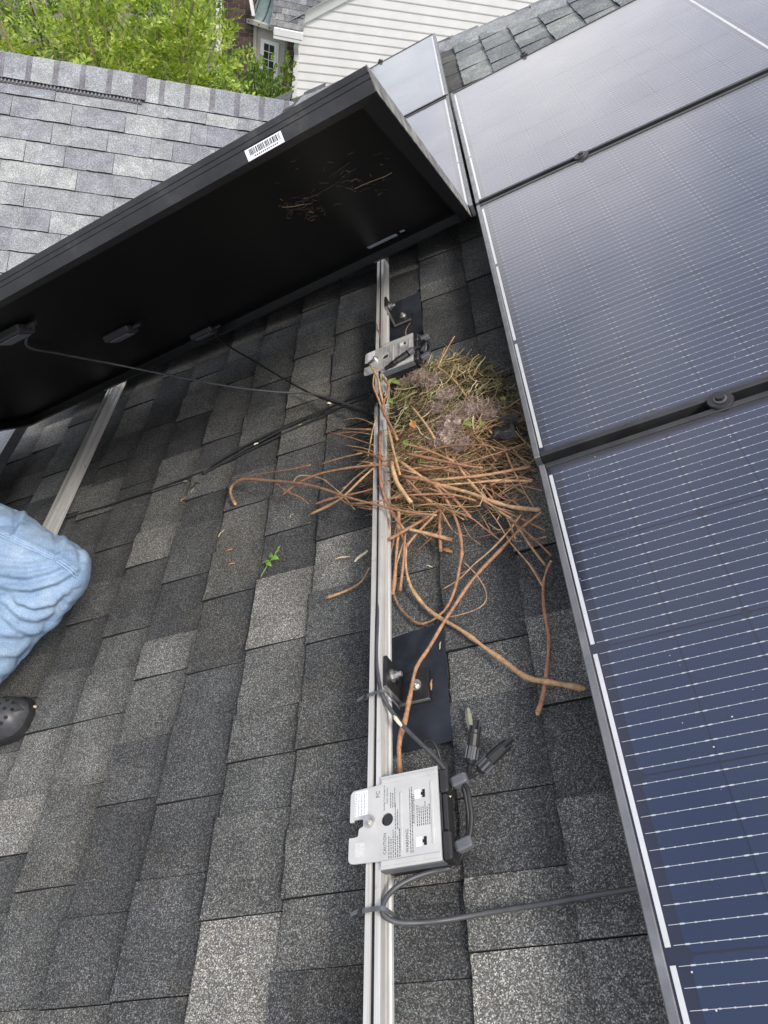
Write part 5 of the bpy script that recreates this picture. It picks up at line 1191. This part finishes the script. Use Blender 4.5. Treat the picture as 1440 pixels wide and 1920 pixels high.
# roof above the rake and over the corner
M_SHH = shingle_mat('shingle_house', [(0, (0.10, 0.105, 0.115)), (0.5, (0.16, 0.165, 0.175)), (1, (0.24, 0.245, 0.24))], 'object', 260, False, 0.5, False)
rf_ = part('roof', MB().add([rakept(ra, 0.175, 0.14), rakept(8, 0.175, 0.14), rakept(8, 0.175, -6), rakept(ra, 0.175, -6)], [(0, 1, 2, 3)]), M_SHH, house)
ev0 = wpx(528, 54, Vector((P0.x, P0.y - 0.25, 0)), Vector((0, 1, 0))); ev1 = wpx(569, 57, Vector((P0.x, P0.y - 0.25, 0)), Vector((0, 1, 0))); ev1.z = ev0.z = (ev0.z + ev1.z) / 2
ed = (ev1 - ev0); el = ed.length; ed.normalize(); eu = Vector((-ed.y, ed.x, 0)) * 0.62 + Vector((0, 0, 0.78)); eno = ed.cross(eu)
tabh = MB().add([(0, 0, 0), (0, 1, 0), (1, 1, -0.3), (1, 0, -0.3), (0, 0, -0.35), (0, 1, -0.35)], [(3, 2, 1, 0), (0, 1, 5, 4)])
tme = MB().add([(x, y, zz_) for x, y, zz_ in tabh.v], tabh.f).mesh('shingle', M_SHH)
for i in range(9):
    s_ = -0.12 + U(-0.1, 0)
    while s_ < el + i * 0.09 - (0.0):
        w = U(0.10, 0.17); o_ = ev0 + ed * s_ + eu * (i * 0.115) + eno * 0.02 - BASE[house]
        m4 = Matrix(((eu.x * .135, ed.x * (w - .006), eno.x * .03, o_.x), (eu.y * .135, ed.y * (w - .006), eno.y * .03, o_.y), (eu.z * .135, ed.z * (w - .006), eno.z * .03, o_.z), (0, 0, 0, 1)))
        if s_ + w < el + 0.02 + (i > 2) * (i - 2) * 0.11: inst('shingle', tme, house, m4)
        s_ += w
part('roof_panel', MB().add([ev0 - ed * 0.2, ev1, ev1 + eu * 0.3, ev1 + ed * 0.9 + eu * 1.2, ev0 + eu * 1.2 - ed * 0.2], [(0, 1, 2, 3, 4)]), M_SHH, house)
# gutter and downspout
gb = MB(); g0 = ev0 - ed * 0.14; 
for (oo, zz0, zz1, tk) in ((0.0, -0.13, -0.01, 0.11), (0.02, -0.19, -0.135, 0.06)): gb.obox(g0.lerp(ev1, 0.5) + Vector((0, -oo, 0)) + eno * 0.0 + Vector((0, 0, (zz0 + zz1) / 2)), (ev1 - g0) * 0.5, Vector((ed.y, -ed.x, 0)) * tk * 0.6, (0, 0, (zz1 - zz0) / 2), 0.1)
part('gutter', gb, M_TRIM, house)
ds = MB(); dt = W1(-0.03, ev0.z - 0.14, 0.12)
ds.tube([dt + Vector((0, -0.1, 0)), dt + Vector((-.02, -0.06, -0.12)), W1(-0.02, ev0.z - 0.42, 0.07), W1(-0.02, ev0.z - 1.0, 0.07), W1(-0.02, GZ, 0.07)], 0.062, 4, smooth=1)
part('downspout', ds, M_TRIM, house)
# brick pier left of the downspout, bay with window, brick wall
e2 = hvec(-24); n2 = Vector((e2.y, -e2.x, 0)); Bp = wpx(541, 110, P0, Vector((0, 1, 0))) + Vector((0, 0.08, 0))
def W2(s_, z, o=0.0): return Vector((Bp.x, Bp.y, 0)) + e2 * s_ + n2 * o + Vector((0, 0, z))
def bay(x, y): p_ = wpx(x, y, Bp, n2); return (p_ - Bp).dot(e2), p_.z
M_BRICK = NT('brick_brown'); t = M_BRICK; r = t.n('ShaderNodeObjectInfo').outputs['Random']; p = t.pos()
c = t.mul(t.ramp(r, [(0, (0.05, 0.032, 0.027)), (0.5, (0.08, 0.05, 0.042)), (1, (0.12, 0.078, 0.063))]), t.ramp(t.noise(p, 30, 4), [(0.3, 0.75), (0.7, 1.2)])); M_BRICK = t.bsdf(c, 0.9)
M_MORT = simple('mortar', (0.26, 0.235, 0.21), 0.95, 0, 0.15, 20)
BH, BL = 0.075, 0.215
brk = MB().box(0, 1, -1, 0, 0, 1).mesh('brick', M_BRICK)
def brick_wall(org, e, n_, s0, s1, z0, z1, vis):
    core = MB(); a = [org + e * s_ + Vector((0, 0, zz_ - org.z)) for s_, zz_ in ((s0, z0), (s1, z0), (s1, z1), (s0, z1))]
    core.add(a + [q - n_ * 0.2 for q in a], [(0, 1, 2, 3), (1, 5, 6, 2), (4, 0, 3, 7)]); part('mortar', core, M_MORT, house)
    i = 0; zz_ = z1
    while zz_ > vis:
        zz_ -= BH; s_ = s0 - (i % 2) * BL / 2; i += 1
        while s_ < s1 - 0.01:
            a_, b_ = max(s_, s0), min(s_ + BL - 0.012, s1)
            if b_ - a_ > 0.03:
                o_ = org + e * a_ + Vector((0, 0, zz_ - org.z)) - BASE[house]; w = b_ - a_
                inst('brick', brk, house, Matrix(((e.x * w, -n_.x * 0.010, 0, o_.x), (e.y * w, -n_.y * 0.010, 0, o_.y), (0, 0, BH - 0.012, o_.z), (0, 0, 0, 1))))
            s_ += BL
brick_wall(W1(0, 0, 0.0), e1, n1, -0.20, -0.055, GZ, ev0.z - 0.16, ev0.z - 1.75)
sL, zL = bay(477, 60); sR, _ = bay(541, 90)
M_BAY = simple('bay_beige', (0.42, 0.40, 0.35), 0.7, 0, 0.08, 8)
zt_b = bay(500, 56)[1] + 0.1
part('bay_wall', MB().add([W2(sL, GZ), W2(sR, GZ), W2(sR, zt_b), W2(sL, zt_b)], [(0, 1, 2, 3)]), M_BAY, house)
part('bay_corner_board', MB().obox(W2(sL + 0.03, (zt_b + GZ) / 2, 0.015), e2 * 0.04, n2 * 0.02, (0, 0, (zt_b - GZ) / 2)), M_BAY, house)
wa, wz1 = bay(490, 71); wb, _ = bay(524, 82); wz0 = bay(515, 150)[1]; wz1 = (wz1 + bay(524, 82)[1]) / 2
win = part('window', MB().obox(W2((wa + wb) / 2, (wz0 + wz1) / 2, 0.01), e2 * ((wb - wa) / 2), n2 * 0.012, (0, 0, (wz1 - wz0) / 2)), M_TRIM, house)
M_PANE = simple('window_pane', (0.02, 0.026, 0.024), 0.08, 0, 0, Specular_IOR_Level=0.6)
iw = (wb - wa) * 0.60; ih = (wz1 - wz0) * 0.84; cx_ = (wa + wb) / 2; cz_ = (wz0 + wz1) / 2
part('window_frame', MB().obox(W2(cx_, cz_, 0.028), e2 * (wb - wa) * 0.40, n2 * 0.006, (0, 0, (wz1 - wz0) * 0.455)), M_TRIM, win)
for i in range(2):
    for j in range(4):
        part('pane', MB().obox(W2(cx_ + (i - 0.5) * iw * 0.5, cz_ + (j - 1.5) * ih / 4, 0.036), e2 * (iw * 0.25 - 0.008), n2 * 0.001, (0, 0, ih / 8 - 0.008)), M_PANE, win)
# copper roof of the bay
M_COP = NT('copper_patina'); t = M_COP; p = t.pos(); c = t.ramp(t.noise(p, 4, 5, 0.6), [(0.3, (0.16, 0.22, 0.22)), (0.6, (0.27, 0.36, 0.36)), (0.8, (0.36, 0.45, 0.44))]); M_COP = t.bsdf(c, 0.45, 0.4)
cp = MB(); nE = 8; nT = 8; top_l = W2(sL - 0.02, 0, -0.75); 
def cop(a, q):
    s_ = sL - 0.1 + (sR + 0.05 - sL + 0.1) * a
    z = zt_b - 0.03 + 0.95 * q ** 1.6 ; o_ = 0.14 - 0.62 * q ** 0.75
    return W2(s_, z, o_)
for i in range(nE + 1):
    for j in range(nT + 1): cp.v.append(tuple(cop(i / nE, j / nT)))
cp.f = [(i * (nT + 1) + j, (i + 1) * (nT + 1) + j, (i + 1) * (nT + 1) + j + 1, i * (nT + 1) + j + 1) for i in range(nE) for j in range(nT)]
cpo = part('bay_roof', cp, M_COP, house)
for a in (0.05, 0.3, 0.55, 0.8): part('standing_seam', MB().tube([cop(a, j / 8) + Vector((0, -0.01, 0.01)) for j in range(9)], 0.014, 5, smooth=1), simple('seam_dark', (0.05, 0.06, 0.06), 0.5), cpo)
part('bay_fascia', MB().obox(W2((sL + sR) / 2, zt_b - 0.02, 0.08), e2 * ((sR - sL) / 2 + 0.1), n2 * 0.06, (0, 0, 0.035)), M_BAY, house)
# brick wall left of the bay, with white corner board
Bq = W2(sL, 0, 0.0); eB = hvec(12); nB = Vector((eB.y, -eB.x, 0))
pb = wpx(413, 60, Bq, nB); sB = (pb - Bq).dot(eB)
brick_wall(Bq + nB * 0.02, eB, nB, sB + 0.03, -0.01, GZ, wpx(440, -60, Bq, nB).z, wpx(440, 150, Bq, nB).z)
part('corner_board', MB().obox(Bq + eB * (sB - 0.03) + nB * 0.04 + Vector((0, 0, -3)), eB * 0.055, nB * 0.03, (0, 0, 3.8)), M_TRIM, house)
wl = MB(); qa = Bq + eB * (sB - 0.1); wl.add([qa + Vector((0, 0, GZ)), qa - eB * 5 + Vector((0, 0.6, GZ)), qa - eB * 5 + Vector((0, 0.6, 0.5)), qa + Vector((0, 0, 0.5))], [(0, 1, 2, 3)])
part('brick_return', wl, M_MORT, house)
part('gutter_corner', MB().obox(wpx(473, 14, Bq + Vector((0, -0.2, 0)), Vector((0, 1, 0))), (0.025, 0.01, 0.0), (0, 0.05, 0), (-0.03, 0, 0.12)), M_TRIM, house)

# ------------------------------------------------------------------ trees
def leaf_mat(name, cols, tr_=0.35):
    t = NT(name); r = t.n('ShaderNodeNewGeometry').outputs['Random Per Island']
    c = t.ramp(r, cols)
    d = t.n('ShaderNodeBsdfPrincipled', Roughness=0.5); d.inputs['Specular IOR Level'].default_value = 0.3; t.l(c, d.inputs['Base Color'])
    tl = t.n('ShaderNodeBsdfTranslucent'); t.l(t.mul(c, (1.2, 1.25, 0.6)), tl.inputs[0])
    m = t.n('ShaderNodeMixShader'); m.inputs[0].default_value = tr_; t.l(d.outputs[0], m.inputs[1]); t.l(tl.outputs[0], m.inputs[2]); t.l(m.outputs[0], t.out.inputs[0]); return t.m
M_FOLB = leaf_mat('foliage_bright', [(0, (0.12, 0.20, 0.025)), (0.4, (0.25, 0.35, 0.05)), (0.75, (0.40, 0.49, 0.09)), (1, (0.54, 0.60, 0.18))])
M_FOLM = leaf_mat('foliage_mid', [(0, (0.06, 0.12, 0.02)), (0.5, (0.13, 0.22, 0.035)), (1, (0.24, 0.34, 0.06))])
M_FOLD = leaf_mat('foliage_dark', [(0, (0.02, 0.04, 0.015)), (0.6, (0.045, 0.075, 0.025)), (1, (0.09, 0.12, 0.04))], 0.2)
M_BARK = simple('bark', (0.10, 0.075, 0.05), 0.9, 0, 0.4, 12)
M_BARKP = simple('bark_pale', (0.30, 0.24, 0.13), 0.8, 0, 0.3, 12)
def tree(base, top, rx, ry, rz, nspray, mat, label, spray=0.36, leafL=0.085, leafW=0.017, stems=16, bark=M_BARK, seed=0, pair=6):
    rs = random.Random(seed); b = Vector(base); cz = top - rz
    o = thing('tree', label, 'tree', (b.x, b.y, GZ), 'trees behind the roofs', roof=False)
    ctr = Vector((b.x, b.y, cz)); tr_ = MB(); cr_ = MB()
    tr_.tube([Vector((b.x, b.y, GZ - 0.1)), Vector((b.x + .05, b.y, (GZ + cz) / 2)), Vector((b.x, b.y, cz))], 0.10, 8, 0.05)
    def inside():
        while True:
            q = Vector((rs.uniform(-1, 1), rs.uniform(-1, 1), rs.uniform(-1, 1)))
            if 0.25 < q.length < 1: return q
    limbs = []
    for i in range(stems):
        q = inside().normalized() * rs.uniform(0.75, 1.05); e_ = ctr + Vector((q.x * rx, q.y * ry, abs(q.z) * rz * 1.0 if rs.random() < 0.75 else q.z * rz))
        s0 = Vector((b.x, b.y, GZ + (cz - GZ) * rs.uniform(0.35, 0.95))); m_ = s0.lerp(e_, 0.5) + Vector((0, 0, 0.12 * rz))
        tr_.tube([s0, m_, e_], 0.030, 6, 0.006, smooth=3); limbs.append((s0, m_, e_))
    part('trunk', tr_, bark, o)
    for i in range(nspray):
        if rs.random() < 0.7:
            s0, m_, e_ = rs.choice(limbs); q = rs.uniform(0.35, 1.0); p_ = (s0.lerp(m_, q * 2) if q < .5 else m_.lerp(e_, q * 2 - 1)) + Vector((rs.gauss(0, .20) * rx, rs.gauss(0, .20) * ry, rs.gauss(0, .16) * rz))
        else:
            q = inside(); p_ = ctr + Vector((q.x * rx, q.y * ry, q.z * rz))
        od = (p_ - ctr); od = Vector((od.x / rx, od.y / ry, od.z / rz)); 
        d = (od.normalized() * 0.7 + Vector((rs.gauss(0, .45), rs.gauss(0, .45), rs.gauss(0.45, .4)))).normalized()
        L_ = spray * rs.uniform(0.6, 1.2); side = d.cross(Vector((rs.gauss(0, .4), rs.gauss(0, .4), 1))).normalized(); up = side.cross(d)
        for k in range(pair):
            t_ = (k + 0.6) / pair; a = p_ + d * L_ * t_ - Vector((0, 0, 0.25 * L_ * t_ * t_))
            for sg in (-1, 1):
                ld = (side * sg * 0.8 + d * 0.65 + up * rs.uniform(-0.1, 0.5)).normalized(); LL = leafL * rs.uniform(0.7, 1.2); nn = ld.cross(d).normalized() if ld.cross(d).length > 1e-4 else up
                ws = ld.cross(nn) * leafW * rs.uniform(.8, 1.2); md = a + ld * LL * 0.5 + up * 0.006
                cr_.add([a, md - ws, md + ws, a + ld * LL - up * 0.01], [(0, 1, 2), (1, 3, 2)])
    part('crown', cr_, mat, o, kind=None)
    return o
def tb(x, y, Y): return wpx(x, y, Vector((0, Y, 0)), Vector((0, 1, 0)))
q = tb(60, 40, 8.5); tree(q, q.z + 0.75, 0.85, 0.8, 1.7, 620, M_FOLB, 'bright yellow-green tree at the far left edge behind the ridge', seed=1, bark=M_BARKP)
q = tb(190, 60, 7.8); tree(q, q.z + 0.7, 0.75, 0.8, 1.6, 620, M_FOLB, 'bright feathery tree left of the middle, behind the ridge vent', seed=2, bark=M_BARKP)
q = tb(320, 50, 8.6); tree(q, q.z + 0.75, 0.75, 0.8, 1.7, 680, M_FOLB, 'bright leafy tree just left of the brick wall', seed=3, bark=M_BARKP)
q = tb(120, -20, 11.0); tree(q, q.z + 0.9, 1.6, 1.0, 2.2, 900, M_FOLM, 'mid green tree standing behind the bright trees at the left', seed=4)
q = tb(340, 10, 10.6); tree(q, q.z + 0.6, 0.8, 0.8, 2.0, 700, M_FOLM, 'mid green tree showing between the bright trees and the brick wall', seed=5)
q = tb(495, 165, 12.2); tree(q, q.z + 0.42, 0.42, 0.4, 1.0, 700, M_FOLM, 'dense green shrub in front of the bay window', spray=.16, leafL=.05, leafW=.016, seed=6)
q = tb(447, 175, 12.0); tree(q, q.z + 0.40, 0.42, 0.4, 1.0, 500, M_FOLM, 'dark green shrub in front of the brick wall', spray=.16, leafL=.05, leafW=.016, seed=7)
q = tb(537, 150, 12.6); tree(q, q.z + 0.42, 0.15, 0.2, 0.8, 160, M_FOLM, 'thin climbing plant beside the downspout', spray=.12, leafL=.05, leafW=.016, seed=8)
# far wood filling the background at the left
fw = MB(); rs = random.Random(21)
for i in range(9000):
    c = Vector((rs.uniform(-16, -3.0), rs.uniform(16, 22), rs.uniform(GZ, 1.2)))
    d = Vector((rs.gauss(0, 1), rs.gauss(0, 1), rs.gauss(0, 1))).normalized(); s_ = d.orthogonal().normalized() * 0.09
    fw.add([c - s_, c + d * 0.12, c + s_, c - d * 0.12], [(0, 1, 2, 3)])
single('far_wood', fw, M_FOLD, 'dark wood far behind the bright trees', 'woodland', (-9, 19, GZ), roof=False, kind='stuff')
